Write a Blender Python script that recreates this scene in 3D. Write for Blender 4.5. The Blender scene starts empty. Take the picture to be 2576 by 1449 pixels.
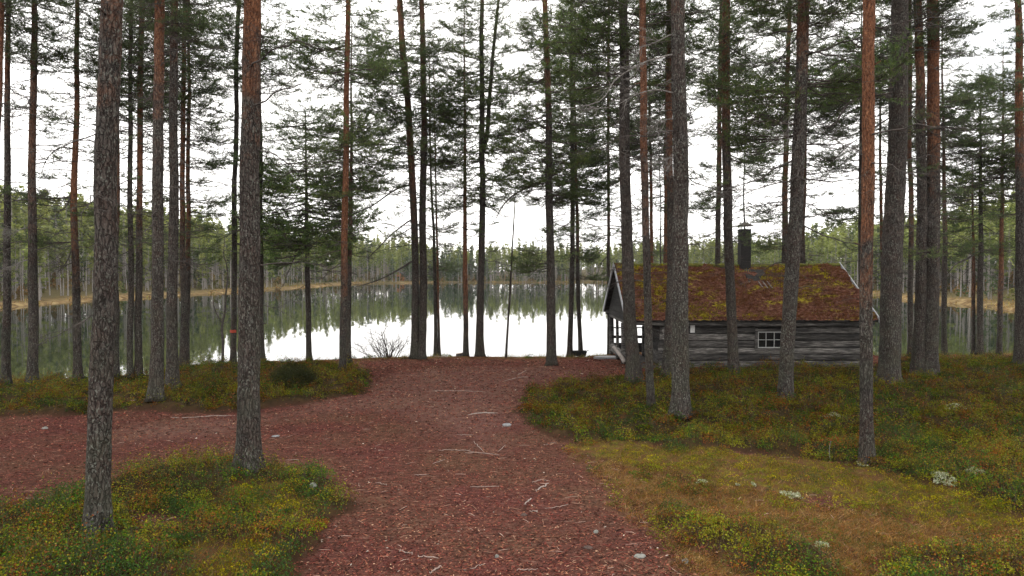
import bpy, math, random
import numpy as np
R = math.radians
sc = bpy.context.scene
col = sc.collection

# ------------------------------------------------------------ camera, sky, sun, exposure
CAMH = 3.5
PITCH = math.atan(46.5 / 1717.3)
cam_d = bpy.data.cameras.new('camera'); cam = bpy.data.objects.new('camera', cam_d); col.objects.link(cam)
cam_d.lens = 24.0; cam_d.sensor_width = 36.0; cam_d.clip_start = 0.1; cam_d.clip_end = 3000
cam.location = (0, 0, CAMH); cam.rotation_euler = (R(90) - PITCH, 0, 0)
sc.camera = cam

SUN_EL, SUN_AZ = 48.0, -28.0          # degrees; azimuth measured from +Y (ahead), negative = to the left
w = bpy.data.worlds.new('World'); sc.world = w; w.use_nodes = True
nt = w.node_tree; nt.nodes.clear()
def wn(t, **k):
    n = nt.nodes.new(t)
    for a, b in k.items(): setattr(n, a, b)
    return n
sky = wn('ShaderNodeTexSky', sky_type='NISHITA', sun_disc=False, sun_elevation=R(SUN_EL), sun_rotation=R(SUN_AZ))
sky.air_density = 1.0; sky.dust_density = 2.0
tc = wn('ShaderNodeTexCoord')
mp = wn('ShaderNodeMapping'); mp.inputs['Scale'].default_value = (1.0, 1.0, 2.6)
nz = wn('ShaderNodeTexNoise'); nz.inputs['Scale'].default_value = 2.3; nz.inputs['Detail'].default_value = 6; nz.inputs['Roughness'].default_value = 0.6
cr = wn('ShaderNodeValToRGB'); cr.color_ramp.elements[0].position = 0.28; cr.color_ramp.elements[0].color = (0.45, 0.45, 0.45, 1)
cr.color_ramp.elements[1].position = 0.46; cr.color_ramp.elements[1].color = (1, 1, 1, 1)
nz2 = wn('ShaderNodeTexNoise'); nz2.inputs['Scale'].default_value = 3.1; nz2.inputs['Detail'].default_value = 5
cr2 = wn('ShaderNodeValToRGB'); cr2.color_ramp.elements[0].position = 0.3; cr2.color_ramp.elements[0].color = (13.8, 13.4, 13.0, 1)
cr2.color_ramp.elements[1].position = 0.7; cr2.color_ramp.elements[1].color = (18.4, 18.0, 17.5, 1)
mx = wn('ShaderNodeMix', data_type='RGBA')
bg = wn('ShaderNodeBackground'); bg.inputs['Strength'].default_value = 0.1
wo = wn('ShaderNodeOutputWorld')
L = nt.links.new
L(tc.outputs['Generated'], mp.inputs['Vector']); L(mp.outputs['Vector'], nz.inputs['Vector']); L(mp.outputs['Vector'], nz2.inputs['Vector'])
L(nz.outputs['Fac'], cr.inputs['Fac']); L(nz2.outputs['Fac'], cr2.inputs['Fac'])
L(cr.outputs['Color'], mx.inputs['Factor']); L(sky.outputs['Color'], mx.inputs['A']); L(cr2.outputs['Color'], mx.inputs['B'])
L(mx.outputs['Result'], bg.inputs['Color']); L(bg.outputs['Background'], wo.inputs['Surface'])

sd_ = bpy.data.lights.new('sun', 'SUN'); sd_.energy = 1.5; sd_.angle = R(12); sd_.color = (1.0, 0.96, 0.9)
sun = bpy.data.objects.new('sun', sd_); col.objects.link(sun)
sun.rotation_euler = (R(90 - SUN_EL), 0, R(180 + SUN_AZ * -1)); sun.location = (0, 0, 60)
vs = sc.view_settings; vs.view_transform = 'Standard'; vs.look = 'None'; vs.gamma = 1.0; vs.exposure = 0.75; vs.use_curve_mapping = False
sc.cycles.max_bounces = 6; sc.cycles.diffuse_bounces = 2; sc.cycles.glossy_bounces = 3
sc.cycles.transmission_bounces = 3; sc.cycles.transparent_max_bounces = 6
sc.cycles.use_denoising = True

# ------------------------------------------------------------ pixel -> world helpers (2576-wide picture pixels)
FPX = 1717.3
CT, ST = math.cos(PITCH), math.sin(PITCH)
def ray(px, py):
    u = (px - 1288.0) / FPX; v = (724.5 - py) / FPX
    return np.array([u, CT + v * ST, v * CT - ST])
def atY(px, py, Y):
    d = ray(px, py); return np.array([0, 0, CAMH]) + d * (Y / d[1])
def ground0(px, py, z=0.0):
    d = ray(px, py); return (np.array([0, 0, CAMH]) + d * ((z - CAMH) / d[2]))[:2]

# ------------------------------------------------------------ noise
_rs = np.random.RandomState(7)
_tab = _rs.rand(16, 256, 256)
def vn(x, y, s=0):
    x = np.asarray(x, float); y = np.asarray(y, float)
    xi = np.floor(x).astype(int); yi = np.floor(y).astype(int); fx = x - xi; fy = y - yi
    fx = fx * fx * (3 - 2 * fx); fy = fy * fy * (3 - 2 * fy); T = _tab[s % 16]
    a = T[xi & 255, yi & 255]; b = T[(xi + 1) & 255, yi & 255]; c = T[xi & 255, (yi + 1) & 255]; d = T[(xi + 1) & 255, (yi + 1) & 255]
    return (a * (1 - fx) + b * fx) * (1 - fy) + (c * (1 - fx) + d * fx) * fy
def fbm(x, y, s=0, o=4):
    t = 0; a = .5; n = 0
    for k in range(o): t = t + a * vn(x * 2 ** k, y * 2 ** k, s + k); n += a; a *= .5
    return t / n
def sst(a, b, x):
    t = np.clip((x - a) / (b - a), 0, 1); return t * t * (3 - 2 * t)
def sdpoly(X, Y, P):
    """signed distance, positive inside"""
    P = np.asarray(P, float); n = len(P); d = np.full(np.shape(X), 1e18); ins = np.zeros(np.shape(X), bool)
    for i in range(n):
        x0, y0 = P[i]; x1, y1 = P[(i + 1) % n]; ex, ey = x1 - x0, y1 - y0; wx, wy = X - x0, Y - y0
        t = np.clip((wx * ex + wy * ey) / (ex * ex + ey * ey + 1e-12), 0, 1)
        d = np.minimum(d, (wx - ex * t) ** 2 + (wy - ey * t) ** 2)
        c = ((y0 > Y) != (y1 > Y)); xs = x0 + (Y - y0) / (ey if abs(ey) > 1e-12 else 1e-12) * ex
        ins ^= c & (X < xs)
    return np.where(ins, 1, -1) * np.sqrt(d)

# ------------------------------------------------------------ lake outline and terrain height
WATER = -0.75
crest = [ground0(x, y, -0.2) for x, y in [(0, 958), (120, 956), (230, 951), (340, 943), (420, 931), (480, 918), (600, 913), (700, 910), (800, 907), (950, 901), (1100, 898), (1300, 900), (1480, 898)]]
crest = [(-45, 17), (-30, 20)] + [tuple(c) for c in crest] + [(4.6, 29.6), (5.2, 33.4), (14.6, 33.4), (15.6, 29.8)] + [tuple(ground0(x, y, -0.2)) for x, y in [(2250, 896), (2400, 894), (2576, 890)]] + [(28, 29.6), (40, 30)]
lake = [(x, y + 1.0) for x, y in crest] + [(47, 45), (51, 70), (55, 81), (54, 92), (58, 112), (62, 150), (55, 200), (26, 216), (2, 214), (-23, 215), (-42, 206), (-49, 192), (-47, 160), (-51, 128), (-55, 105), (-57, 92), (-56, 75), (-53, 50), (-47, 28)]
def sd_lake(X, Y):
    j = np.where(Y > 45, 1.0, 0.25)
    return -sdpoly(X, Y, lake) + j * 1.6 * (fbm(X * .35, Y * .35, 3) - .5)
def terr(X, Y):
    X = np.asarray(X, float); Y = np.asarray(Y, float)
    s = sd_lake(X, Y); near = 1 - sst(38, 60, Y)
    hn = WATER + 0.55 * sst(0, 0.95, s) + 0.2 * sst(1, 8, s) + 0.07 * (fbm(X * .25, Y * .25, 5) - .5) * sst(1, 4, s)
    slope = .085 * sst(-30, -60, X) + .06 * sst(30, 70, X) + .03
    slope = slope * (1 - .5 * sst(170, 220, Y))
    hf = WATER + 0.28 * sst(0, 1.5, s) + .12 * sst(1, 8, s) + slope * np.clip(s - 7, 0, 130) + 2.2 * (fbm(X * .03, Y * .03, 9) - .5) * sst(6, 40, s)
    h = hn * near + hf * (1 - near)
    return np.where(s < 0, WATER + np.maximum(s * .6, -2.2), h)

def G(pts): return [tuple(ground0(x, y, 0.0)) for x, y in pts]
H_A = G([(-60, 1300), (60, 1288), (150, 1268), (215, 1258), (300, 1218), (400, 1192), (560, 1182), (600, 1172), (700, 1172), (780, 1200), (835, 1240), (862, 1278), (810, 1340), (770, 1400), (690, 1600), (-400, 1600), (-400, 1290)])
H_B = G([(-500, 960), (200, 950), (330, 943), (480, 916), (580, 910), (760, 906), (850, 910), (925, 938), (920, 985), (800, 1010), (660, 1030), (560, 1040), (300, 1030), (180, 1045), (-500, 1060)])
H_C = G([(1315, 1010), (1335, 985), (1440, 960), (1560, 952), (1700, 938), (2200, 925), (2300, 896), (3700, 884), (3700, 1480), (2500, 1310), (2300, 1215), (2150, 1178), (2000, 1152), (1800, 1130), (1600, 1125), (1450, 1115), (1395, 1108), (1330, 1045)])
H_D = G([(1640, 1300), (1750, 1310), (1900, 1340), (2080, 1400), (2150, 1500), (1930, 1500), (1750, 1385), (1660, 1330)])
H_E = G([(2200, 1415), (2400, 1385), (3700, 1480), (3700, 1600), (2160, 1600)])
RED = G([(345, 1305), (420, 1297), (455, 1310), (440, 1335), (390, 1340)])
M_1 = G([(1430, 1118), (1560, 1122), (1760, 1135), (2000, 1158), (2200, 1186), (2450, 1255), (2640, 1330), (2560, 1375), (2250, 1305), (2050, 1245), (1850, 1238), (1700, 1195), (1550, 1172), (1440, 1150)])
M_2 = G([(540, 1240), (760, 1245), (815, 1290), (760, 1345), (620, 1310)])
M_3 = G([(610, 1176), (720, 1178), (770, 1208), (690, 1212)])
M_4 = G([(420, 1395), (600, 1380), (700, 1400), (680, 1560), (430, 1560)])
M_5 = G([(285, 1005), (380, 1000), (470, 1005), (430, 1028), (290, 1025)])
G_1 = G([(1455, 1148), (1700, 1195), (1850, 1236), (2250, 1303), (2700, 1380), (3700, 1560), (3700, 1640), (1850, 1640), (1650, 1340), (1540, 1240)])
def fields(X, Y):
    n = 0.55 * (fbm(X * 1.3, Y * 1.3, 1) - .5) + .35 * (fbm(X * 5, Y * 5, 2) - .5)
    f = lambda P, e=.18: sst(-e, e, sdpoly(X, Y, P) + n)
    hol = f(RED)
    heath = np.maximum.reduce([f(H_A) * (1 - hol), f(H_B), f(H_C), f(H_D) * .8, f(H_E) * .75])
    moss = np.maximum.reduce([f(M_1, .3), f(M_2, .3), f(M_3, .15), f(M_4, .3), f(M_5, .2)])
    heath = heath * (1 - .75 * moss * (fbm(X * 2.2, Y * 2.2, 6) > .40))
    grass = f(G_1, .35) * (1 - heath)
    s = sd_lake(X, Y)
    edge = sst(2.2, .6, s) * sst(45, 36, Y) * (fbm(X * .9, Y * .9, 12) > .42)      # mossy lip of the bank
    moss = np.maximum(moss, edge * .7)
    out = sst(24, 30, np.abs(X)) * sst(60, 50, Y)
    heath = np.maximum(heath, out)
    bx = sst(4.0, 5.2, X) * sst(13.4, 12.8, X) * sst(23.3, 24.2, Y) * sst(31, 30, Y)
    heath = heath * (1 - bx)
    return np.clip(heath, 0, 1), np.clip(moss, 0, 1), np.clip(grass, 0, 1)
def ground_z(X, Y):
    X = np.asarray(X, float); Y = np.asarray(Y, float)
    h, m, g = fields(X, Y)
    z = terr(X, Y) + h * (.04 + .17 * sst(.3, .75, fbm(X * 1.3, Y * 1.3, 8))) + m * (.04 + .05 * fbm(X * 3, Y * 3, 4)) + .018 * (fbm(X * 3.5, Y * 3.5, 10) - .5) + .02 * g * fbm(X * 6, Y * 6, 11)
    return z
ground_z0, fields0 = ground_z, fields
_lx = np.arange(-30, 34, .08); _ly = np.arange(4, 38, .08); _LX, _LY = np.meshgrid(_lx, _ly)
_LG = np.stack([ground_z0(_LX, _LY), *fields0(_LX, _LY), sd_lake(_LX, _LY)], 2)
def _look(X, Y):
    X = np.asarray(X, float); Y = np.asarray(Y, float); u = np.clip((X + 30) / .08, 0, len(_lx) - 1.001); v = np.clip((Y - 4) / .08, 0, len(_ly) - 1.001)
    i = u.astype(int); j = v.astype(int); fu = (u - i)[..., None]; fv = (v - j)[..., None]
    return (_LG[j, i] * (1 - fu) + _LG[j, i + 1] * fu) * (1 - fv) + (_LG[j + 1, i] * (1 - fu) + _LG[j + 1, i + 1] * fu) * fv
def ground_z(X, Y): return _look(X, Y)[..., 0]
def fields(X, Y): r = _look(X, Y); return r[..., 1], r[..., 2], r[..., 3]
def gz(x, y): return float(ground_z(x, y))
def at_ground(px, py):
    """where the sight line through a picture point meets the land of the near shore"""
    d = ray(px, py); Y = np.arange(6.5, 33, .01); X = d[0] / d[1] * Y; z = CAMH + d[2] / d[1] * Y; L_ = _look(X, Y)
    ok = np.where(z <= L_[:, 0] + .002)[0]; i = ok[0] if len(ok) else len(Y) - 1
    while i > 0 and L_[i, 4] < .75: i -= 1
    return np.array([X[i], Y[i], L_[i, 0]])

# ------------------------------------------------------------ mesh building
def tag(o, label=None, cat=None, group=None, kind=None):
    if label: o['label'] = label
    if cat: o['category'] = cat
    if group: o['group'] = group
    if kind: o['kind'] = kind
    return o
class MB:
    def __init__(s): s.v = []; s.f = []; s.m = []; s.c = []; s.n = 0
    def add(s, v, f, mat=0, c=None):
        v = np.asarray(v, float).reshape(-1, 3); f = np.asarray(f, int).reshape(-1, 3)
        s.v.append(v); s.f.append(f + s.n); s.m.append(np.full(len(f), mat) if np.isscalar(mat) else np.asarray(mat))
        if c is None: c = np.full((len(v), 3), .5)
        c = np.asarray(c, float)
        if c.ndim == 1: c = np.repeat(c[:, None], 3, 1) if len(c) == len(v) else np.tile(c, (len(v), 1))
        s.c.append(c); s.n += len(v); return s
    def quadgrid(s, P, mat=0, c=None, closed=False):
        P = np.asarray(P, float); a, b = P.shape[:2]; I = np.arange(a * b).reshape(a, b)
        J = np.concatenate([I, I[:, :1]], 1) if closed else I
        p, q, r, t = J[:-1, :-1].ravel(), J[:-1, 1:].ravel(), J[1:, 1:].ravel(), J[1:, :-1].ravel()
        return s.add(P.reshape(-1, 3), np.concatenate([np.stack([p, q, r], 1), np.stack([p, r, t], 1)]), mat, c)
    def tube(s, pts, rad, n=6, mat=0, c=None, cap=True, disp=None):
        v, f = tube(pts, rad, n, cap, disp); return s.add(v, f, mat, c)
    def box(s, lo, hi, mat=0, c=None, rot=None, org=None, jit=0):
        lo = np.asarray(lo, float); hi = np.asarray(hi, float)
        v = np.array([[(lo, hi)[i][0], (lo, hi)[j][1], (lo, hi)[k][2]] for i in (0, 1) for j in (0, 1) for k in (0, 1)])
        if jit: v = v + np.random.RandomState(int(abs(lo.sum()) * 977) % 9999).uniform(-jit, jit, v.shape)
        f = [(0, 1, 3), (0, 3, 2), (4, 6, 7), (4, 7, 5), (0, 4, 5), (0, 5, 1), (2, 3, 7), (2, 7, 6), (0, 2, 6), (0, 6, 4), (1, 5, 7), (1, 7, 3)]
        if rot is not None: v = (v - org) @ np.asarray(rot).T + org
        return s.add(v, f, mat, c)
    def build(s, name, mats, parent=None, smooth=False, loc=None):
        v = np.concatenate(s.v); f = np.concatenate(s.f); m = np.concatenate(s.m); c = np.concatenate(s.c)
        me = bpy.data.meshes.new(name); nv, nf = len(v), len(f)
        me.vertices.add(nv); me.vertices.foreach_set('co', v.astype(np.float32).ravel())
        me.loops.add(nf * 3); me.loops.foreach_set('vertex_index', f.astype(np.int32).ravel())
        me.polygons.add(nf); me.polygons.foreach_set('loop_start', np.arange(0, nf * 3, 3, dtype=np.int32))
        me.polygons.foreach_set('loop_total', np.full(nf, 3, dtype=np.int32))
        me.polygons.foreach_set('material_index', m.astype(np.int32))
        me.polygons.foreach_set('use_smooth', np.full(nf, bool(smooth)))
        at = me.color_attributes.new('col', 'FLOAT_COLOR', 'POINT')
        at.data.foreach_set('color', np.concatenate([c, np.ones((nv, 1))], 1).astype(np.float32).ravel())
        for x in (mats if isinstance(mats, (list, tuple)) else [mats]): me.materials.append(x)
        me.update(calc_edges=True)
        if not nf: print('EMPTY', name)
        o = bpy.data.objects.new(name, me); col.objects.link(o)
        if parent is not None: o.parent = parent
        if loc is not None: o.location = loc
        return o
def tube(pts, rad, n=6, cap=True, disp=None):
    pts = np.asarray(pts, float); k = len(pts); rad = np.broadcast_to(np.asarray(rad, float), (k,))
    T = np.gradient(pts, axis=0); T /= np.linalg.norm(T, axis=1)[:, None] + 1e-12
    ref = np.array([1., 0, 0]) if abs(T[:, 2]).mean() > .7 else np.array([0, 0, 1.])
    U = np.cross(T, ref); U /= np.linalg.norm(U, axis=1)[:, None] + 1e-9; V = np.cross(T, U)
    a = np.arange(n) / n * 2 * math.pi
    rr = rad[:, None] * np.ones((1, n))
    if disp is not None: rr = rr * (1 + disp(a[None, :] * np.ones((k, 1)), np.arange(k)[:, None] * np.ones((1, n))))
    P = pts[:, None] + rr[..., None] * (np.cos(a)[None, :, None] * U[:, None] + np.sin(a)[None, :, None] * V[:, None])
    I = np.arange(k * n).reshape(k, n); J = np.concatenate([I, I[:, :1]], 1)
    p, q, r, t = J[:-1, :-1].ravel(), J[:-1, 1:].ravel(), J[1:, 1:].ravel(), J[1:, :-1].ravel()
    f = [np.stack([p, q, r], 1), np.stack([p, r, t], 1)]; v = P.reshape(-1, 3)
    if cap:
        v = np.concatenate([v, pts[:1], pts[-1:]]); b = k * n
        f.append(np.stack([np.full(n, b), J[0, 1:], J[0, :-1]], 1)); f.append(np.stack([np.full(n, b + 1), J[-1, :-1], J[-1, 1:]], 1))
    return v, np.concatenate(f)
def empty(name, loc):
    o = bpy.data.objects.new(name, None); o.empty_display_size = .3; o.location = loc; col.objects.link(o); return o
def smooth_path(pts, n):
    pts = np.asarray(pts, float); k = len(pts)
    if k < 3: return np.array([pts[0] + (pts[-1] - pts[0]) * t for t in np.linspace(0, 1, n)])
    e = np.concatenate([[2 * pts[0] - pts[1]], pts, [2 * pts[-1] - pts[-2]]]); out = []
    for u in np.linspace(0, k - 1 - 1e-9, n):
        i = int(u); t = u - i; a, b, c, d = e[i:i + 4]
        out.append(.5 * (2 * b + (c - a) * t + (2 * a - 5 * b + 4 * c - d) * t * t + (3 * b - a - 3 * c + d) * t ** 3))
    return np.array(out)

# ------------------------------------------------------------ materials
class NT:
    def __init__(s, name):
        s.m = bpy.data.materials.new(name); s.m.use_nodes = True; s.t = s.m.node_tree; s.t.nodes.clear()
        s.out = s.n('ShaderNodeOutputMaterial')
    def n(s, t, ins=None, **k):
        x = s.t.nodes.new(t)
        for a, b in k.items(): setattr(x, a, b)
        for a, b in (ins or {}).items():
            if hasattr(b, 'links') or isinstance(b, bpy.types.NodeSocket): s.t.links.new(b, x.inputs[a])
            else: x.inputs[a].default_value = b
        return x
    def bsdf(s, color, rough=.8, bump=None, spec=.3, **k):
        b = s.n('ShaderNodeBsdfPrincipled', {'Base Color': color, 'Roughness': rough, 'Specular IOR Level': spec, **k})
        if bump is not None: s.t.links.new(bump, b.inputs['Normal'])
        s.t.links.new(b.outputs[0], s.out.inputs['Surface']); return b
    def noise(s, vec, scale, detail=4, rough=.55, **k):
        return s.n('ShaderNodeTexNoise', {'Vector': vec, 'Scale': scale, 'Detail': detail, 'Roughness': rough, **k}).outputs['Fac']
    def ramp(s, fac, els):
        r = s.n('ShaderNodeValToRGB', {'Fac': fac}); cr = r.color_ramp
        while len(cr.elements) < len(els): cr.elements.new(.5)
        for e, (p, c) in zip(cr.elements, els): e.position = p; e.color = (*c, 1) if not np.isscalar(c) else (c, c, c, 1)
        return r.outputs['Color']
    def mix(s, f, a, b, mode='MIX'):
        x = s.n('ShaderNodeMix', {'Factor': f}, data_type='RGBA', blend_type=mode)
        for k, vv in (('A', a), ('B', b)):
            if isinstance(vv, bpy.types.NodeSocket): s.t.links.new(vv, x.inputs[k])
            else: x.inputs[k].default_value = (*vv, 1)
        return x.outputs['Result']
    def math(s, op, a, b=0.0, clamp=False):
        x = s.n('ShaderNodeMath', operation=op, use_clamp=clamp)
        for i, vv in enumerate((a, b)):
            if isinstance(vv, bpy.types.NodeSocket): s.t.links.new(vv, x.inputs[i])
            else: x.inputs[i].default_value = vv
        return x.outputs[0]
    def bump(s, h, strength=.5, dist=.02):
        return s.n('ShaderNodeBump', {'Height': h, 'Strength': strength, 'Distance': dist}).outputs['Normal']
    def map(s, vec, scale=(1, 1, 1), loc=None):
        x = s.n('ShaderNodeMapping', {'Vector': vec, 'Scale': scale})
        if loc is not None: s.t.links.new(loc, x.inputs['Location'])
        return x.outputs[0]

def mat_bark():
    t = NT('pine_bark'); o = t.n('ShaderNodeTexCoord').outputs['Object']
    rnd = t.n('ShaderNodeObjectInfo').outputs['Random']
    sh = t.n('ShaderNodeCombineXYZ', {'X': t.math('MULTIPLY', rnd, 37.0), 'Y': t.math('MULTIPLY', rnd, 91.0), 'Z': t.math('MULTIPLY', rnd, 53.0)}).outputs[0]
    v = t.map(o, (1, 1, 1), sh)
    wn_ = t.n('ShaderNodeTexNoise', {'Vector': v, 'Scale': 9.0, 'Detail': 3.0}).outputs['Color']
    wv = t.n('ShaderNodeVectorMath', {0: t.map(v, (1, 1, .24)), 1: t.n('ShaderNodeVectorMath', {0: wn_, 'Scale': .09}, operation='SCALE').outputs[0]}, operation='ADD').outputs[0]
    plate = t.n('ShaderNodeTexVoronoi', {'Vector': wv, 'Scale': 21.0, 'Randomness': 1.0}, feature='DISTANCE_TO_EDGE').outputs['Distance']
    n1 = t.noise(t.map(v, (1, 1, .36)), 24, 6, .78); n2 = t.noise(v, 3.0, 4); n3 = t.noise(t.map(v, (1, 1, .6)), 62, 3, .6)
    grey = t.ramp(n1, [(.28, (.018, .015, .014)), (.48, (.056, .049, .044)), (.68, (.120, .110, .101))])
    grey = t.mix(t.math('MULTIPLY', t.ramp(n2, [(.35, 0), (.65, 1)]), .45), grey, (.075, .046, .036))
    crack = t.ramp(plate, [(.0, .22), (.14, 1)])
    grey = t.mix(crack, (.015, .012, .011), grey)
    flake = t.ramp(n1, [(.32, (.060, .026, .016)), (.5, (.175, .075, .040)), (.70, (.34, .165, .090))])
    flake = t.mix(t.ramp(n3, [(.36, 0), (.44, 1)]), (.045, .024, .017), flake)
    sz = t.n('ShaderNodeSeparateXYZ', {'Vector': o}).outputs['Z']
    oz = t.n('ShaderNodeAttribute', attribute_type='OBJECT', attribute_name='orange_height').outputs['Fac']
    oa = t.n('ShaderNodeAttribute', attribute_type='OBJECT', attribute_name='orange_amount').outputs['Fac']
    k = t.math('DIVIDE', t.math('ADD', t.math('SUBTRACT', sz, oz), t.math('MULTIPLY', t.math('SUBTRACT', n2, .5), 5.0)), 2.4)
    k = t.math('ADD', k, t.math('MULTIPLY', t.math('SUBTRACT', n1, .5), 1.6))
    k = t.n('ShaderNodeMath', {0: k, 1: 0.0}, operation='ADD', use_clamp=True).outputs[0]
    k = t.math('MULTIPLY', k, oa)
    c = t.mix(k, grey, flake)
    n4 = t.noise(t.map(v, (1, 1, .6)), 36, 5, .7); n5 = t.noise(v, 1.7, 2)
    lich = t.math('MULTIPLY', t.ramp(n4, [(.54, 0), (.64, 1)]), t.ramp(n5, [(.3, .25), (.6, 1)]))
    la = t.n('ShaderNodeAttribute', attribute_type='OBJECT', attribute_name='lichen').outputs['Fac']
    lich = t.math('MULTIPLY', lich, t.math('MULTIPLY', la, t.math('SUBTRACT', 1.0, t.math('MULTIPLY', k, .75))))
    c = t.mix(lich, c, (.185, .195, .168))
    big = t.noise(t.map(v, (1, 1, .25)), 2.2, 3)
    c = t.n('ShaderNodeHueSaturation', {'Color': c, 'Saturation': 1.0, 'Hue': .5, 'Value': t.math('ADD', .55, t.math('MULTIPLY', big, .9))}).outputs[0]
    # green algae sheen low on the trunk
    alg = t.math('MULTIPLY', t.ramp(t.math('DIVIDE', sz, 4.0), [(0, 1), (1, 0)]), t.ramp(t.noise(v, 2.4, 3), [(.42, 0), (.62, .35)]))
    c = t.mix(alg, c, (.070, .078, .052))
    hb = t.math('ADD', t.math('MULTIPLY', crack, .7), t.math('MULTIPLY', n1, .8))
    t.bsdf(c, .92, t.bump(hb, 1.0, .05), .08); return t.m
def mat_deadwood(name, a, b):
    t = NT(name); o = t.n('ShaderNodeTexCoord').outputs['Object']; n = t.noise(o, 14, 4)
    t.bsdf(t.ramp(n, [(.3, a), (.7, b)]), .85, None, .2); return t.m
def mat_leaf(name, dull=1.0, trans=.25, rough=.6, spec=.08, sat=1.15):
    t = NT(name); c = t.n('ShaderNodeAttribute', attribute_name='col').outputs['Color']
    c = t.n('ShaderNodeHueSaturation', {'Color': c, 'Saturation': sat, 'Value': 1.18, 'Hue': .5}).outputs[0]
    d = t.n('ShaderNodeBsdfPrincipled', {'Base Color': c, 'Roughness': rough, 'Specular IOR Level': spec})
    tr = t.n('ShaderNodeBsdfTranslucent', {'Color': t.mix(.5, c, (.12, .16, .02))})
    m = t.n('ShaderNodeMixShader', {0: trans}); t.t.links.new(d.outputs[0], m.inputs[1]); t.t.links.new(tr.outputs[0], m.inputs[2])
    t.t.links.new(m.outputs[0], t.out.inputs[0]); return t.m
def mat_needles(name, els, tr_=.42):
    t = NT(name); f = t.n('ShaderNodeAttribute', attribute_name='col').outputs['Fac']
    rnd = t.n('ShaderNodeObjectInfo').outputs['Random']
    hsv = t.n('ShaderNodeHueSaturation', {'Color': t.ramp(f, els), 'Saturation': 1.0, 'Value': t.math('ADD', .8, t.math('MULTIPLY', rnd, .45)), 'Hue': t.math('ADD', .49, t.math('MULTIPLY', rnd, .02))}).outputs[0]
    d = t.n('ShaderNodeBsdfPrincipled', {'Base Color': hsv, 'Roughness': .55, 'Specular IOR Level': .3})
    tr = t.n('ShaderNodeBsdfTranslucent', {'Color': t.mix(.35, hsv, (.10, .16, .03))})
    m = t.n('ShaderNodeMixShader', {0: tr_}); t.t.links.new(d.outputs[0], m.inputs[1]); t.t.links.new(tr.outputs[0], m.inputs[2])
    t.t.links.new(m.outputs[0], t.out.inputs[0]); return t.m
def mat_ground():
    t = NT('forest_floor'); g = t.n('ShaderNodeNewGeometry').outputs['Position']
    cv = t.n('ShaderNodeSeparateColor', {'Color': t.n('ShaderNodeAttribute', attribute_name='col').outputs['Color']}).outputs
    shc = t.n('ShaderNodeSeparateColor', {'Color': t.n('ShaderNodeAttribute', attribute_name='far').outputs['Color']}).outputs
    nA = t.noise(g, .55, 5, .6); nB = t.noise(g, 4.0, 6, .7); nC = t.noise(g, 30, 5, .75); nD = t.noise(t.map(g, (1, .6, 1)), 75, 3, .7)
    red = t.ramp(nC, [(.25, (.022, .010, .008)), (.5, (.084, .030, .026)), (.75, (.158, .068, .054))])
    red2 = t.ramp(nC, [(.25, (.024, .014, .010)), (.5, (.088, .046, .030)), (.75, (.18, .105, .070))])
    path = t.mix(t.ramp(nA, [(.38, 0), (.62, 1)]), red, red2)
    path = t.mix(t.ramp(nB, [(.36, .55), (.56, 0)]), path, (.040, .022, .018))
    nE = t.noise(t.map(g, (.5, 1.6, 1)), 11, 5, .75)
    path = t.mix(t.ramp(nE, [(.38, .7), (.50, 0)]), path, (.034, .016, .013))
    path = t.mix(t.ramp(nE, [(.57, 0), (.68, .55)]), path, (.21, .125, .095))
    path = t.mix(t.ramp(nD, [(.66, 0), (.72, .7)]), path, (.20, .115, .085))
    veg = t.ramp(nB, [(.3, (.012, .011, .007)), (.5, (.030, .022, .011)), (.7, (.060, .038, .018))])
    moss = t.ramp(nC, [(.3, (.025, .022, .007)), (.5, (.100, .085, .014)), (.7, (.22, .185, .03))])
    moss = t.mix(t.ramp(nB, [(.47, .95), (.60, .1)]), moss, (.080, .042, .022))
    gr = t.ramp(nC, [(.3, (.028, .014, .009)), (.5, (.105, .052, .027)), (.7, (.22, .13, .065))])
    gr = t.mix(t.ramp(nB, [(.36, .8), (.48, 0)]), gr, (.045, .020, .014))
    gr = t.mix(t.ramp(nB, [(.45, .0), (.6, .6)]), gr, (.10, .085, .02))
    worn = t.mix(nC, (.080, .040, .032), (.195, .118, .098))
    path = t.mix(t.math('MULTIPLY', shc[2], t.ramp(nB, [(.35, .15), (.6, .7)])), path, worn)
    path = t.mix(t.ramp(cv[0], [(.02, 0), (.22, .85)]), path, (.045, .024, .016))
    c = t.mix(cv[2], path, gr); c = t.mix(cv[1], c, moss); c = t.mix(cv[0], c, veg)
    far = t.ramp(nB, [(.3, (.035, .032, .018)), (.7, (.11, .09, .045))])
    fen = t.ramp(t.noise(g, .9, 4), [(.35, (.06, .040, .020)), (.5, (.125, .084, .042)), (.65, (.19, .142, .072))])
    far = t.mix(shc[1], far, fen); c = t.mix(shc[0], c, far)
    b = t.bump(t.math('ADD', nC, t.math('MULTIPLY', nD, .6)), .8, .03)
    t.bsdf(c, 1.0, b, .0); return t.m
def mat_water():
    t = NT('lake_water'); g = t.n('ShaderNodeNewGeometry').outputs['Position']
    n1 = t.noise(t.map(g, (1, .35, 1)), .6, 3, .5); n2 = t.noise(t.map(g, (1.0, .5, 1)), 4.5, 2, .5)
    patch = t.ramp(t.noise(t.map(g, (.4, 1, 1)), .05, 2), [(.45, .08), (.65, 1)])
    h = t.math('ADD', t.math('MULTIPLY', n1, .6), t.math('MULTIPLY', t.math('MULTIPLY', n2, patch), .35))
    t.bsdf((.012, .016, .012, 1), .025, t.bump(h, .045, .12), .5, IOR=1.333); return t.m
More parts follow.
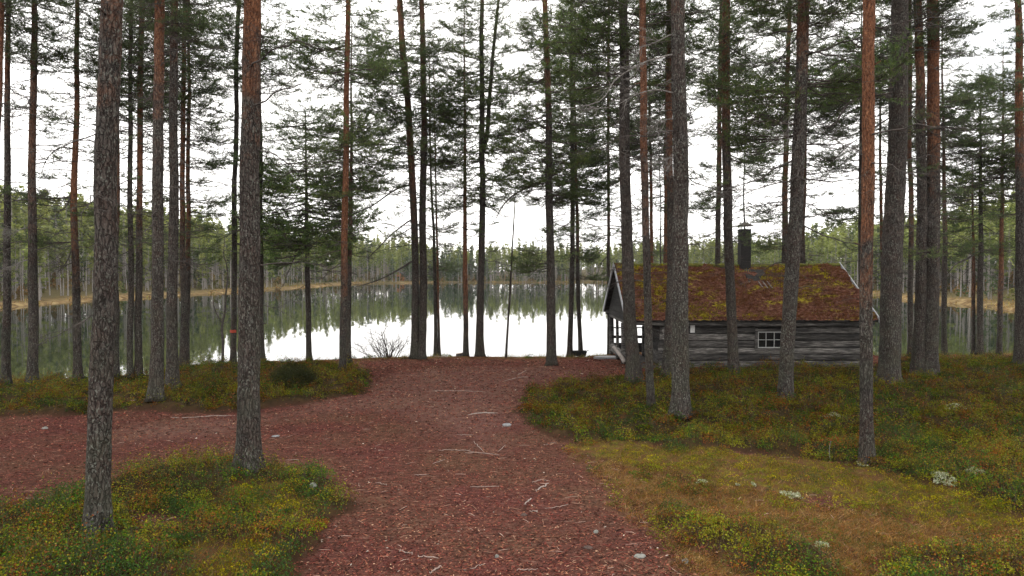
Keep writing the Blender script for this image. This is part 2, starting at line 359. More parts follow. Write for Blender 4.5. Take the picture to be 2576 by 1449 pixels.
def mat_logs(name='weathered_logs', dark=1.0):
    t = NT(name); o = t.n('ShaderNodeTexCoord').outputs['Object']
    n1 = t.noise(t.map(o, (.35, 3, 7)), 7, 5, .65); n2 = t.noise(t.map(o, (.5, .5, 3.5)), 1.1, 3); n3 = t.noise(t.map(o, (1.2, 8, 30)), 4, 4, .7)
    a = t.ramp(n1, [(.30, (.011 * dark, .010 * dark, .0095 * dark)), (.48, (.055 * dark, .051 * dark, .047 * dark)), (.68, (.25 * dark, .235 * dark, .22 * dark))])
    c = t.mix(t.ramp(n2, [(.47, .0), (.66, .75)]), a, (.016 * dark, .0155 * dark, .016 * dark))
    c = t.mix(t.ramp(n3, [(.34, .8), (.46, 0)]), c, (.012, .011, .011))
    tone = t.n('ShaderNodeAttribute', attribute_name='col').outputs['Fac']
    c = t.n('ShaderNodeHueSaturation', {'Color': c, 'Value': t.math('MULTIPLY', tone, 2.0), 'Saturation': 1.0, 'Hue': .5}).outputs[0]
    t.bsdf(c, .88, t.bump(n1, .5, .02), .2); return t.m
def mat_roof():
    t = NT('mossy_shingles'); o = t.n('ShaderNodeTexCoord').outputs['Object']
    a = t.noise(t.map(o, (.8, 1, 2.2)), 1.25, 4, .6); b = t.noise(t.map(o, (1, 1, 2)), 9, 5, .7); c3 = t.noise(t.map(o, (.7, 1, 2.0)), .9, 3); d = t.noise(t.map(o, (.5, 1, 3)), 22, 3, .7)
    red = t.ramp(b, [(.28, (.026, .012, .009)), (.46, (.088, .036, .024)), (.68, (.20, .105, .075))])
    yel = t.ramp(b, [(.3, (.05, .040, .007)), (.5, (.165, .130, .015)), (.72, (.33, .28, .03))])
    m = t.math('ADD', t.math('MULTIPLY', a, .75), t.math('MULTIPLY', b, .25))
    c = t.mix(t.ramp(m, [(.545, 0), (.60, 1)]), red, yel)
    c = t.mix(t.ramp(c3, [(.54, 0), (.66, .5)]), c, (.10, .052, .022))
    c = t.mix(t.ramp(d, [(.33, .85), (.45, 0)]), c, (.020, .012, .010))
    t.bsdf(c, .95, t.bump(t.math('ADD', b, d), .8, .04), .0); return t.m
def mat_plain(name, c, rough=.7, var=.35, scale=8, metal=0.0, spec=.3):
    t = NT(name); o = t.n('ShaderNodeTexCoord').outputs['Object']; n = t.noise(o, scale, 5, .65)
    lo = tuple(x * (1 - var) for x in c); hi = tuple(min(1, x * (1 + var)) for x in c)
    t.bsdf(t.ramp(n, [(.3, lo), (.7, hi)]), rough, t.bump(n, .3, .01), spec, Metallic=metal); return t.m

BARK = mat_bark()
TWIG = mat_deadwood('twig_bark', (.030, .024, .020), (.095, .075, .062))
DEAD = mat_deadwood('dead_grey_wood', (.070, .062, .056), (.24, .225, .21))
DEADDK = mat_deadwood('dead_dark_wood', (.028, .024, .022), (.085, .072, .064))
NEEDLE = mat_needles('pine_needles', [(0, (.028, .044, .022)), (.5, (.062, .094, .038)), (.85, (.118, .152, .050)), (1, (.19, .21, .065))])
NEEDLE_B = mat_needles('bright_pine_needles', [(0, (.026, .046, .018)), (.5, (.070, .112, .030)), (.85, (.14, .18, .042)), (1, (.22, .23, .06))])
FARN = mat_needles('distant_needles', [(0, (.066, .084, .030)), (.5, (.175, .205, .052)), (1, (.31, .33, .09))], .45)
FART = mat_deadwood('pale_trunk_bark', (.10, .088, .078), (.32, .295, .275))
LEAF = mat_leaf('leaf_cover'); STEM = mat_deadwood('stem_wood', (.03, .022, .016), (.10, .07, .045))
GROUND = mat_ground(); WATERM = mat_water(); LOG = mat_logs(); LOGD = mat_logs('dark_logs', .32); ROOFM = mat_roof()  # LOGD: darkened copy of the log wood, gable shade put into its colour
GREYB = mat_plain('grey_board', (.34, .35, .37), .8, .3, 20); CHIM = mat_plain('sooty_chimney_brick', (.014, .0125, .012), .8, .5, 18)
TIN = mat_plain('rusty_tin', (.11, .095, .085), .5, .4, 12, .6); WHITEP = mat_plain('white_notice', (.55, .55, .54), .6, .12, 20)
FRAMEM = mat_plain('old_white_frame_paint', (.30, .30, .29), .7, .25, 30); BLACKM = mat_plain('black_metal', (.010, .010, .011), .5, .4, 10)
ORANGEP = mat_plain('orange_trail_paint', (.30, .045, .022), .7, .2, 30); STONE = mat_plain('grey_stone', (.16, .16, .165), .85, .4, 14); STONEW = mat_plain('pale_stone', (.15, .15, .135), .85, .3, 14)
STICK = mat_plain('bleached_stick', (.23, .17, .145), .85, .35, 14); BARKBIT = mat_plain('dark_bark_chip', (.05, .032, .026), .9, .4, 14)
RIDGEM = mat_plain('ridge_moss', (.075, .075, .012), .95, .6, 9); STUMPW = mat_plain('pale_cut_wood', (.30, .25, .21), .85, .3, 10)
def mat_glass():
    t = NT('dark_window_glass'); t.bsdf((.008, .008, .009, 1), .12, None, .5); return t.m
GLASS = mat_glass()

# ------------------------------------------------------------ ground sheet and water
def axis(lo, f0, f1, hi, st, gr):
    a = list(np.arange(f0, f1, st)); s = st; x = f1
    while x < hi: a.append(x); s = min(s * gr, 14); x += s
    a.append(hi); s = st * gr; x = f0 - s
    while x > lo: a.insert(0, x); s = min(s * gr, 14); x -= s
    a.insert(0, lo); return np.array(a)
ax = axis(-430, -22, 26, 430, .105, 1.16); ay = axis(-70, 6.5, 35, 480, .105, 1.14)
GX, GY = np.meshgrid(ax, ay); GZ = ground_z0(GX, GY)
gh, gm, gg = fields0(GX, GY)
mb = MB(); mb.quadgrid(np.stack([GX, GY, GZ], 2), 0, np.stack([gh, gm, gg], 2).reshape(-1, 3))
ground = mb.build('ground', GROUND, smooth=True); tag(ground, kind='structure')
s_ = sd_lake(GX, GY); farw = sst(40, 50, GY); fen = sst(4.2, 2.0, s_ + 3 * (fbm(GX * .2, GY * .2, 2) - .5))
WORN = G([(980, 935), (1150, 915), (1420, 915), (1500, 940), (1330, 965), (1290, 1060), (1240, 1130), (1120, 1110), (1000, 1040), (900, 1030), (700, 1060), (500, 1100), (300, 1110), (300, 1070), (600, 1050), (900, 1000)])
worn_ = sst(-.7, .9, sdpoly(GX, GY, WORN) + 1.2 * (fbm(GX * .9, GY * .9, 6) - .5)) * (np.abs(GX) < 22)
fa = ground.data.color_attributes.new('far', 'FLOAT_COLOR', 'POINT')
fa.data.foreach_set('color', np.stack([farw, fen, worn_, fen * 0 + 1], 2).astype(np.float32).ravel())
mb = MB(); mb.quadgrid(np.stack([*np.meshgrid(np.linspace(-130, 130, 40), np.linspace(14, 290, 40)), np.full((40, 40), WATER)], 2))
water = mb.build('lake_water', WATERM); tag(water, kind='structure')

# ------------------------------------------------------------ branch templates
def needles(C, D, rng, n, ln, wd, spread=.9):
    """C tuft centres, D twig directions -> triangles"""
    k = len(C); C = np.repeat(C, n, 0); D = np.repeat(D, n, 0)
    u = rng.normal(size=(k * n, 3)); u /= np.linalg.norm(u, axis=1)[:, None]
    d = D * .55 + u * spread; d[:, 2] += .12; d /= np.linalg.norm(d, axis=1)[:, None]
    s = np.cross(d, rng.normal(size=(k * n, 3))); s /= np.linalg.norm(s, axis=1)[:, None]
    l = ln * rng.uniform(.7, 1.25, (k * n, 1)); C = C + u * ln * .12
    V = np.stack([C - s * wd * .5, C + s * wd * .5, C + d * l], 1).reshape(-1, 3)
    t = np.clip(np.repeat(rng.uniform(.15, .8, k), n) + rng.uniform(-.15, .15, k * n), 0, 1)
    return V, np.arange(k * n * 3).reshape(-1, 3), np.repeat(t, 3)
def branch_tpl(seed, kind='live', nn=7, ln=.075, wd=.0135, sp=.066):
    rng = np.random.RandomState(seed); Lb = 2.0; mbw = MB(); N = 9; t = np.linspace(0, 1, N)
    sag = rng.uniform(-.16, .12); cv = rng.uniform(.05, .22)
    yw = np.cumsum(rng.normal(0, .035, N)) ; zw = np.cumsum(rng.normal(0, .025, N))
    if kind == 'dead': sag = rng.uniform(-.25, .1); cv = rng.uniform(-.3, .1); yw *= 1.8; zw *= 1.8
    yw -= yw[0]; zw -= zw[0]
    P = np.stack([t * Lb, yw, Lb * (sag * t + cv * t ** 3) + zw], 1)
    mbw.tube(P, .021 * (1 - t * .82), 4, 0, np.full(N * 4 + 2, .5))
    C, D = [], []; f = lambda u: np.array([np.interp(u, t, P[:, i]) for i in range(3)])
    def twig(p0, d0, l, r, lev):
        n = 4; pts = [p0]; d = d0.copy()
        for i in range(n - 1):
            d = d + rng.normal(0, .13, 3) + np.array([0, 0, .06 if kind == 'live' else -.05]); d /= np.linalg.norm(d); pts.append(pts[-1] + d * l / (n - 1))
        pts = np.array(pts); mbw.tube(pts, np.linspace(r, r * .4, n), 3, 0, np.full(n * 3, .5), cap=False)
        if lev == 1:
            for j in range(rng.randint(2, 5)):
                u = rng.uniform(.25, .9); i = min(int(u * (n - 1)), n - 2); q = pts[i] + (pts[i + 1] - pts[i]) * (u * (n - 1) - i)
                dd = pts[i + 1] - pts[i]; dd /= np.linalg.norm(dd); sd = np.cross(dd, [0, 0, 1.]) * rng.choice([-1, 1])
                e = dd * .6 + sd * .7 + np.array([0, 0, rng.uniform(-.15, .3)]); e /= np.linalg.norm(e)
                twig(q, e, l * rng.uniform(.3, .55), r * .6, 2)
        if kind == 'live':
            a = .45 if lev == 1 else .25; m = max(2, int(l * (1 - a) / sp))
            for u in np.linspace(a, 1, m):
                i = min(int(u * (n - 1)), n - 2); dd = pts[i + 1] - pts[i]; C.append(pts[i] + dd * (u * (n - 1) - i)); D.append(dd / np.linalg.norm(dd))
    ns = rng.randint(12, 18) if kind == 'live' else rng.randint(6, 12)
    for k in range(ns):
        u = rng.uniform(.22, .98) if kind == 'live' else rng.uniform(.15, .95)
        side = 1 if k % 2 else -1; a = R(rng.uniform(32, 68)) * side; tg = f(min(u + .05, 1)) - f(u - .05); tg /= np.linalg.norm(tg)
        d = np.array([tg[0] * math.cos(a) - tg[1] * math.sin(a), tg[0] * math.sin(a) + tg[1] * math.cos(a), tg[2] + rng.uniform(-.2, .35)]); d /= np.linalg.norm(d)
        l = Lb * (.36 * (1 - u) + .15) * rng.uniform(.65, 1.25)
        twig(f(u), d, l, .009, 1)
    W = [np.concatenate(mbw.v), np.concatenate(mbw.f)]
    if kind == 'live':
        C.append(P[-1]); D.append(np.array([1., 0, .1]))
        V, F, T = needles(np.array(C), np.array(D), rng, nn, ln, wd)
    else: V, F, T = np.zeros((0, 3)), np.zeros((0, 3), int), np.zeros(0)
    return W[0], W[1], V, F, T
LIVE = [branch_tpl(100 + i) for i in range(9)]
LIVE_LO = [branch_tpl(200 + i, nn=3, ln=.15, wd=.045, sp=.17) for i in range(4)]
DEADT = [branch_tpl(300 + i, 'dead') for i in range(7)]
def place(mb, tpl, pos, az, el, sc_, roll=0, wm=0, nm=1, tint=0.0):
    ca, sa, ce, se = math.cos(az), math.sin(az), math.cos(el), math.sin(el); cr_, sr = math.cos(roll), math.sin(roll)
    M = np.array([[ca, -sa, 0], [sa, ca, 0], [0, 0, 1]]) @ np.array([[ce, 0, -se], [0, 1, 0], [se, 0, ce]]) @ np.array([[1, 0, 0], [0, cr_, -sr], [0, sr, cr_]])
    A = M * sc_
    mb.add(tpl[0] @ A.T + pos, tpl[1], wm, np.full(len(tpl[0]), .5))
    if len(tpl[2]): mb.add(tpl[2] @ A.T + pos, tpl[3], nm, np.clip(tpl[4] + tint, 0, 1))

# ------------------------------------------------------------ pine builder
tree_no = [0]; NICKS = []
def trunk_axis(pts_px, Y, base, Ht):
    P = np.array([atY(x, y, Y) for x, y in pts_px]); o = np.argsort(P[:, 2]); P = P[o]
    P[0] = base if P[0][2] < base[2] + .3 else P[0]
    if P[0][2] > base[2] + .3:
        k = (base[2] - P[0][2]); d = (P[1] - P[0]) / (P[1][2] - P[0][2]); P = np.concatenate([[P[0] + d * k * 1.0], P])
    d = (P[-1] - P[-2]) / (P[-1][2] - P[-2][2]); d[:2] *= .6
    if base[2] + Ht > P[-1][2] + .5: P = np.concatenate([P, [P[-1] + d * (base[2] + Ht - P[-1][2])]])
    return P
def pine(pts, wd, label, depth=None, orange=None, oamt=.85, crown=None, dens=1.0, Lm=1.7, Ht=17.5, dead=1.0, limbs=(), lichen=.8, mat=None, tint=0.0, fork=None, name='pine_tree', group=None, flare=.42, gray=None, low=(), nick=None):
    """pts: (x,y) pixels of the trunk axis base first; wd: (width at base, at mid, at top of frame) in pixels"""
    tree_no[0] += 1; rng = np.random.RandomState(1000 + tree_no[0] * 13)
    if depth is None and pts[0][1] < 960 and crown is not None and crown < 560: crown = min(crown + 190, 500); dens *= .85
    if depth is None: b = at_ground(*pts[0]); depth = b[1]
    P0 = atY(*pts[0], depth); base = np.array([P0[0], depth, 0.]); base[2] = gz(base[0], depth) - .03
    if depth > 30.2: base[2] = gz(base[0], depth) - .03
    ax_ = trunk_axis(pts, depth, base, Ht); base = ax_[0].copy(); base[2] = gz(base[0], base[1]) - .04; ax_[0] = base
    if depth < 16: step, sides = .07, 26
    elif depth < 22: step, sides = .12, 18
    else: step, sides = .2, 12
    top = base[2] + Ht; zt = atY(1288, 0, depth)[2]; zm = atY(1288, 700, depth)[2]
    zs = np.concatenate([np.arange(base[2], min(zt + 1.5, top), step), np.linspace(min(zt + 1.5, top), top, 8)[1:] if zt + 1.5 < top else [top]])
    ctr = np.array([[np.interp(z, ax_[:, 2], ax_[:, i]) for i in range(3)] for z in zs])
    ker = 9
    if len(zs) > 30:
        for i in (0, 1):
            pad = np.pad(ctr[:, i], ker, mode='reflect', reflect_type='odd'); ctr[:, i] = np.convolve(pad, np.ones(2 * ker + 1) / (2 * ker + 1), 'valid')
    sw = depth / FPX * .5
    wz = [wd[0] * sw, wd[1] * sw, wd[2] * sw]
    zb = min(base[2] + 1.0, zm - .1)
    if top <= zt + .5: r = np.interp(zs, [base[2], zb, zm, top], [wz[0], (wz[0] * .35 + wz[1] * .65) if zm > zb + .3 else wz[1], wz[1], .015])
    else: r = np.interp(zs, [base[2], zb, max(zm, zb + .2), zt, top], [wz[0], wz[0] * .45 + wz[1] * .55, wz[1], wz[2], .03])
    ctr[:, 0] += .11 * (fbm(zs * .33 + tree_no[0] * 7.3, zs * 0 + 2, 3, 3) - .5) * np.clip((zs - base[2]) * .5, 0, 1); ctr[:, 1] += .08 * (fbm(zs * .4 + tree_no[0] * 3.1, zs * 0 + 5, 3, 3) - .5)
    hz = zs - base[2]; r = r * (1 + flare * np.exp(-hz / .24))
    ph = rng.uniform(0, 6.28, 4); a1 = rng.uniform(0, 50)
    def disp(a, k):
        z = hz[k.astype(int)]
        e = .06 * (fbm(a * 2.2 + a1, z * 1.6, 1) - .5) * 2 + .05 * (fbm(np.cos(a) * 5 + a1, z * 5 + np.sin(a) * 5, 3) - .5) * 2 + .05 * (vn(a * 4.1 + a1, z * 3.0, 7) - .5)
        e = e + .06 * (vn(a * 6.3 + a1, z * 9.0, 9) - .5) + .05 * (vn(a * 3.3 + a1 + z * .3, z * 1.3, 11) - .5)
        return e + .30 * np.exp(-z / .17) * np.cos(a * 4 + ph[0]) * .6 + .12 * np.exp(-z / .2) * np.cos(a * 3 + ph[1])
    loc = base
    root = empty(name, loc); tag(root, label, 'pine tree', group)
    if nick: NICKS.append((np.interp(740, [q[1] for q in pts][::-1], [q[0] for q in pts][::-1]), nick))
    mb = MB(); mb.tube(ctr - loc, r, sides, 0, None, True, disp)
    rad_at = lambda z: np.interp(z, zs, r); cen_at = lambda z: np.array([np.interp(z, zs, ctr[:, i]) for i in range(3)])
    # knots and short broken stubs
    vis = min(top, zt + 1); nst = int((vis - base[2] - 2) * (3.2 if depth < 22 else 1.6))
    for _ in range(max(nst, 0)):
        z = rng.uniform(base[2] + 2, vis); a = rng.uniform(0, 6.28); rr = rad_at(z); c = cen_at(z) - loc; d = np.array([math.cos(a), math.sin(a), rng.uniform(-.2, .5)])
        l = rr + rng.choice([.015, .03, .09], p=[.4, .35, .25]) * rng.uniform(.7, 1.6); mb.tube([c + d * rr * .7, c + d * l], [rng.uniform(.010, .022), .008], 5, 0)
    if fork:
        F = np.array([atY(x, y, depth + .1) for x, y in fork]) - loc; n = 30; F = smooth_path(F, n)
        d = F[-1] - F[-2]; F = np.concatenate([F, [F[-1] + d / np.linalg.norm(d) * 3]]); mb.tube(F, np.append(np.linspace(wd[1] * sw * .75, wd[2] * sw * .8, n), .02), 10, 0)
    z0 = base[2] + 2.2; zc = atY(1288, crown, depth)[2] if crown is not None else top * .6
    mt = MB(); vis2 = min(zc + 2.5, zt + 1)
    for z in np.arange(max(z0, 3.0), vis2, .19 / max(dead, .05)):
        a = rng.uniform(0, 6.28); s = rng.uniform(.2, 1.0) * Lm / 1.8 * min(1, .45 + (z - z0) / 6)
        place(mb, DEADT[rng.randint(len(DEADT))], cen_at(z) - loc, a, R(rng.uniform(-25, 18)), s, rng.uniform(-.5, .5), wm=1)
    tr = mb.build('trunk', [BARK, gray or DEADDK], root, True)
    oz = 50.0 if orange is None else atY(1288, orange, depth)[2] - base[2]
    tr['orange_height'] = float(oz); tr['orange_amount'] = float(oamt); tr['lichen'] = float(lichen)
    for lb in limbs:
        pp, rp, dk = lb; Q = np.array([atY(x, y, depth - .15 * i) for i, (x, y) in enumerate(pp)]) - loc; Q = smooth_path(Q, 16)
        c0 = cen_at(Q[0][2] + loc[2]) - loc; Q = np.concatenate([[c0], Q[1:]]); mb = MB()
        rp = rp * sw; mb.tube(Q, np.linspace(rp, rp * .3, len(Q)), 6, 0)
        for _ in range(14):
            i = rng.randint(4, 15); a = rng.uniform(0, 6.28); d = Q[min(i + 1, 15)] - Q[i - 1]; az = math.atan2(d[1], d[0])
            place(mb, DEADT[rng.randint(len(DEADT))], Q[i], az + rng.uniform(-1, 1), R(rng.uniform(-60, 20)), rng.uniform(.14, .36), a)
        mb.build('limb', DEADDK if dk else DEAD, root)
    # live crown
    mb = MB(); nb = 0; z = zc
    while z < top - .15:
        u = (z - zc) / max(top - zc, .1); prof = (.55 + .45 * min(1, u * 5)) * (1 - u) ** .55 if top > zt + 3 else (1 - u) ** .38 * (.8 + .2 * min(1, u * 6))
        seen = z < zt + 1.0
        for _ in range(rng.randint(3, 8) if seen else 3):
            if seen and rng.rand() > dens: continue
            a = rng.uniform(0, 6.28); s = Lm / 2 * (prof + .06) * rng.uniform(.65, 1.2) ; el = R(rng.uniform(-14, 12) + 34 * max(0, u - .55))
            T = LIVE[rng.randint(len(LIVE))] if seen else LIVE_LO[rng.randint(4)]
            place(mb, T, cen_at(z) - loc, a, el, s * (1 if seen else 1.1), rng.uniform(-.35, .35), tint=tint + rng.uniform(-.12, .14)); nb += 1
        z += rng.uniform(.17, .33) if seen else .62
    for (x, y, n, s) in low:        # extra low live boughs at pixel places
        for _ in range(int(n * 1.7)):
            zz = atY(x, y + rng.uniform(-22, 22), depth)[2]; c = cen_at(zz); a = (0 if x > pts[0][0] else math.pi) + rng.uniform(-.7, .7)
            place(mb, LIVE[rng.randint(len(LIVE))], c - loc, a, R(rng.uniform(-12, 10)), s * rng.uniform(.8, 1.15), rng.uniform(-.3, .3), tint=tint); nb += 1
    if depth > 21.5 and dens > .45 and crown is not None and crown > -20:
        z = max(atY(1288, 628, depth)[2], base[2] + 3.2); 
        while z < zc:
            for _ in range(rng.randint(1, 3)):
                if rng.rand() < .62:
                    place(mb, LIVE[rng.randint(len(LIVE))], cen_at(z) - loc, rng.uniform(0, 6.28), R(rng.uniform(-22, 6)), Lm / 2 * rng.uniform(.35, .95), rng.uniform(-.4, .4), tint=tint + rng.uniform(-.1, .2))
            z += rng.uniform(.25, .6)
    # leader
    place(mb, LIVE[0] if top < zt + 1 else LIVE_LO[0], cen_at(top - .5) - loc, 0, R(85), .35, tint=.2)
    mb.build('crown', [TWIG, mat or NEEDLE], root)
    return root

# ------------------------------------------------------------ the pines on the point, left to right (picture pixels of a 2576 wide frame)
NB = NEEDLE_B
T = pine
T([(-34, 1010), (-12, 500), (2, 190), (6, 0)], (17, 13, 10), 'reddish pine trunk cut off by the left edge, only its upper length in view', depth=19, orange=420, crown=60, Ht=17)
T([(14, 965), (17, 725), (19, 400), (24, 0)], (22, 17, 10), 'slim pine at far left, grey brown below, pale orange above', nick='slim leftmost pine', orange=330, crown=150, dens=.65, dead=1.4)
T([(82, 962), (82, 725), (83, 400), (89, 0)], (24, 21, 12), 'reddish brown pine between the slim far left pine and the bright orange barked one', nick='reddish brown pine', orange=560, oamt=.5, crown=150, dens=.6, dead=1.3, limbs=[([(75, 652), (50, 660), (28, 673)], 4, 0), ([(76, 571), (50, 578), (25, 590)], 3.5, 0), ([(92, 630), (130, 618), (165, 612)], 3, 1)])
T([(197, 954), (190, 725), (189, 400), (194, 0)], (20, 17, 9), 'bright orange barked pine with drooping bent boughs, left of the biggest dark trunk', nick='bent bough pine', orange=700, oamt=1, crown=200, dens=.55, dead=1.0, low=[(130, 610, 2, .75), (150, 500, 3, .8), (250, 540, 3, .6)],
  limbs=[([(184, 375), (150, 372), (118, 400), (104, 438)], 4, 1), ([(184, 430), (150, 426), (110, 428)], 3, 1), ([(182, 481), (165, 520), (143, 532), (120, 528)], 4.5, 1), ([(183, 618), (172, 650), (160, 668), (148, 664)], 4, 1), ([(183, 660), (165, 668), (145, 672)], 3, 1)])
T([(244, 1334), (250, 1050), (262, 725), (271, 362), (283, 0)], (58, 52, 47), 'biggest dark pine trunk in the left foreground, speckled pale, leaning slightly right', nick='biggest dark pine', orange=260, oamt=.75, crown=-190, Ht=18, lichen=1.0, dead=.25)
T([(290, 949), (293, 724), (292, 400), (291, 0)], (18, 15, 9), 'thin reddish pine half hidden directly behind the biggest dark trunk on the left', orange=650, oamt=.7, crown=90, dens=.7)
T([(327, 949), (328, 725), (327, 362), (329, 0)], (15, 13, 8), 'thin grey brown pine just right of the biggest dark trunk on the left', nick='thin grey brown pine', orange=200, oamt=.4, crown=130, dens=.8, Ht=16)
T([(348, 949), (350, 725), (351, 362), (355, 0)], (19, 15, 12), 'thin orange pine beside the thin grey brown one, left of a stouter grey pair', nick='thin orange pine', orange=610, oamt=1, crown=120, dens=.7, Ht=16)
T([(392, 1002), (396, 725), (397, 362), (401, 0)], (36, 27, 22), 'stout scaly grey pine with flared foot at the mossy path edge, left of a pair', nick='flared scaly pine', orange=330, oamt=.85, crown=70, dens=.8, lichen=1.0)
T([(433, 974), (434, 725), (434, 362), (436, 0)], (31, 24, 17), 'stout grey pine, right one of the close pair beside the left path', nick='stout grey pine', orange=170, oamt=.75, crown=90, dens=.8, lichen=.9)
T([(461, 924), (459, 725), (461, 362), (466, 0)], (20, 13, 10), 'orange pine on the left whose trunk nearly touches a thinner red one', nick='touching orange pine', orange=640, oamt=1, crown=70, dens=.75, dead=1.4, Ht=16.5, low=[(480, 250, 2, .8), (500, 350, 3, .8)])
T([(470, 922), (472, 725), (475, 362), (477, 0)], (13, 12, 6), 'thin red pine pressed against an orange one, boughs reaching right over the lake', orange=690, oamt=1, crown=110, dens=.85, Lm=2.0, Ht=15.5, low=[(510, 420, 3, .9), (510, 520, 3, .75), (500, 650, 4, .55)])
redm = T([(586, 914), (588, 725), (593, 362), (600, 0)], (15, 13, 10), 'thin grey brown pine with an orange paint mark on its lower trunk', nick='paint marked pine', orange=80, oamt=.4, crown=60, dens=.5, dead=.8)
T([(625, 1180), (625, 900), (627, 724), (630, 362), (636, 0)], (60, 50, 40), 'large pine with mossy foot at the left path edge, grey below, red brown above', nick='large mossy footed pine', orange=340, oamt=1, crown=-70, Ht=18.5, lichen=1.0, dead=.3)
T([(658, 911), (655, 600), (652, 300), (650, 0)], (18, 14, 10), 'grey pine partly hidden behind the large mossy footed one at the path edge', orange=300, oamt=.4, crown=60, dens=.8, Lm=2.0, low=[(690, 130, 2, .8)])
T([(777, 907), (775, 725), (771, 400), (769, 262)], (15, 13, 4), 'small bushy dark pine alone at the shore with boughs down to the far bank line', nick='small bushy pine', crown=640, dens=1.3, Lm=2.9, Ht=10.0, dead=1.2, mat=NB, flare=.2, lichen=.5, low=[(700, 640, 4, 1.1), (720, 560, 3, 1.3), (850, 620, 3, 1.1), (720, 420, 3, 1.2), (830, 450, 3, 1.2), (720, 330, 3, 1.0), (820, 340, 3, 1.0), (740, 285, 2, .7), (800, 290, 2, .7)])
T([(862, 931), (863, 725), (872, 362), (875, 0)], (17, 17, 12), 'tall bright orange pine at the tip of the left heather bed', nick='tall orange pine', orange=760, oamt=1, crown=300, dens=.55, Lm=1.9, dead=1.2, mat=NB, low=[(810, 175, 4, 1.05), (800, 110, 3, 1.0), (930, 160, 3, .9)])
T([(876, 914), (879, 725), (882, 450), (884, 200)], (15, 12, 6), 'brown pine just behind the tall bright orange one at the left heather tip', orange=700, oamt=.5, crown=330, dens=.8, Ht=13.5, low=[(940, 330, 3, .9), (930, 450, 4, .8)])
T([(1044, 901), (1045, 725), (1043, 550), (1033, 362), (1019, 200), (1004, 0)], (23, 18, 15), 'leaning red brown pine touching a straight grey neighbour near mid shore', nick='leaning pine', orange=600, oamt=.75, mat=NB, crown=200, dens=.7, Lm=2.1, gray=DEADDK, low=[(960, 180, 4, 1.1), (940, 260, 3, 1.0), (960, 90, 3, 1.0)],
  limbs=[([(1026, 465), (990, 480), (935, 518), (885, 540)], 6, 1), ([(1036, 550), (985, 590), (950, 625), (925, 650)], 5, 1), ([(1040, 655), (1000, 680), (950, 705), (895, 722)], 6, 1), ([(1018, 300), (985, 320), (930, 375)], 5, 1)])
T([(1061, 902), (1063, 725), (1066, 362), (1060, 0)], (21, 19, 12), 'straight grey pine standing against the leaning red brown one', nick='straight grey pine', orange=420, oamt=.5, crown=150, dens=.7, Lm=1.8, Ht=17, low=[(1000, 400, 3, 1.0), (1010, 440, 2, .9)])
T([(1096, 893), (1094, 725), (1084, 450), (1080, 250)], (10, 8, 5), 'very thin dark brown shore pine, left stem of a close thin pair near the middle', crown=250, dens=.3, Lm=1.0, Ht=13, oamt=.5, orange=600, low=[(1120, 660, 3, .5)])
T([(1105, 893), (1102, 725), (1096, 525), (1092, 300)], (8, 6, 4), 'very thin red brown shore pine, right stem of a close thin pair near the middle', nick='thin stem pair', crown=250, dens=.3, Lm=1.0, Ht=12.4, oamt=1, orange=820, low=[(1120, 600, 3, .45)])
T([(1172, 894), (1171, 725), (1169, 362), (1166, 60)], (15, 12, 8), 'orange red shore pine with a cut stump at its foot', nick='stump pine', orange=830, oamt=.9, crown=210, dens=.8, Lm=1.7, Ht=15, mat=NB, low=[(1120, 500, 4, .8), (1130, 420, 4, .9), (1200, 480, 2, .7)])
T([(1207, 897), (1208, 725), (1216, 400), (1212, 300), (1212, 80), (1214, 0)], (24, 17, 10), 'forked grey pine by the water with a second stem splitting off right', nick='forked grey pine', orange=60, oamt=.3, crown=330, dens=.9, Lm=2.1, mat=NB, fork=[(1215, 385), (1226, 330), (1230, 270), (1238, 160), (1248, 60)], lichen=.5, low=[(1260, 200, 4, 1.0), (1150, 260, 4, 1.0), (1150, 330, 3, .8)])
T([(1273, 899), (1281, 760), (1290, 600), (1301, 440)], (6, 5, 3), 'thin bare dead stem leaning right in front of the bright water', nick='thin dead stem', crown=448, dens=.1, Lm=.5, Ht=7.6, dead=.5, lichen=.2, flare=.1)
T([(1388, 919), (1386, 725), (1382, 362), (1378, 200), (1369, 0)], (27, 21, 13), 'dark pine with flared mossy foot standing by itself at the end of the path', nick='lone dark pine', orange=300, oamt=.9, crown=330, dens=.95, Lm=2.1, mat=NB, low=[(1330, 450, 4, .9), (1340, 660, 5, .75), (1330, 300, 4, 1.0), (1430, 480, 4, .8)],
  limbs=[([(1380, 450), (1340, 465), (1290, 492), (1262, 522), (1248, 550)], 7, 1), ([(1374, 325), (1350, 312), (1325, 318), (1310, 335)], 5, 1), ([(1370, 215), (1345, 205), (1320, 215), (1295, 240)], 5, 1)])
T([(1433, 896), (1439, 725), (1440, 450), (1438, 150)], (14, 12, 8), 'straight dark slender shore pine at the left end of the black fire trough', nick='trough pine', crown=420, dens=.95, Lm=1.8, Ht=16, low=[(1400, 600, 3, .6), (1470, 640, 5, .6), (1480, 520, 4, .8)])
T([(1462, 896), (1453, 725), (1450, 450), (1447, 200)], (12, 10, 7), 'slender shore pine leaning left behind the black fire trough', nick='leaning trough pine', orange=650, oamt=.7, crown=380, dens=.9, Lm=1.8, Ht=15, low=[(1480, 700, 3, .55), (1500, 460, 4, .9)])
T([(1532, 893), (1531, 725), (1531, 450), (1530, 100)], (11, 8, 6), 'thin red brown pine just behind the left gable of the cabin', nick='gable pine', depth=30.0, orange=640, oamt=.6, crown=430, dens=.95, Lm=1.9, Ht=16.5, low=[(1500, 600, 3, .7), (1570, 560, 3, .8)])
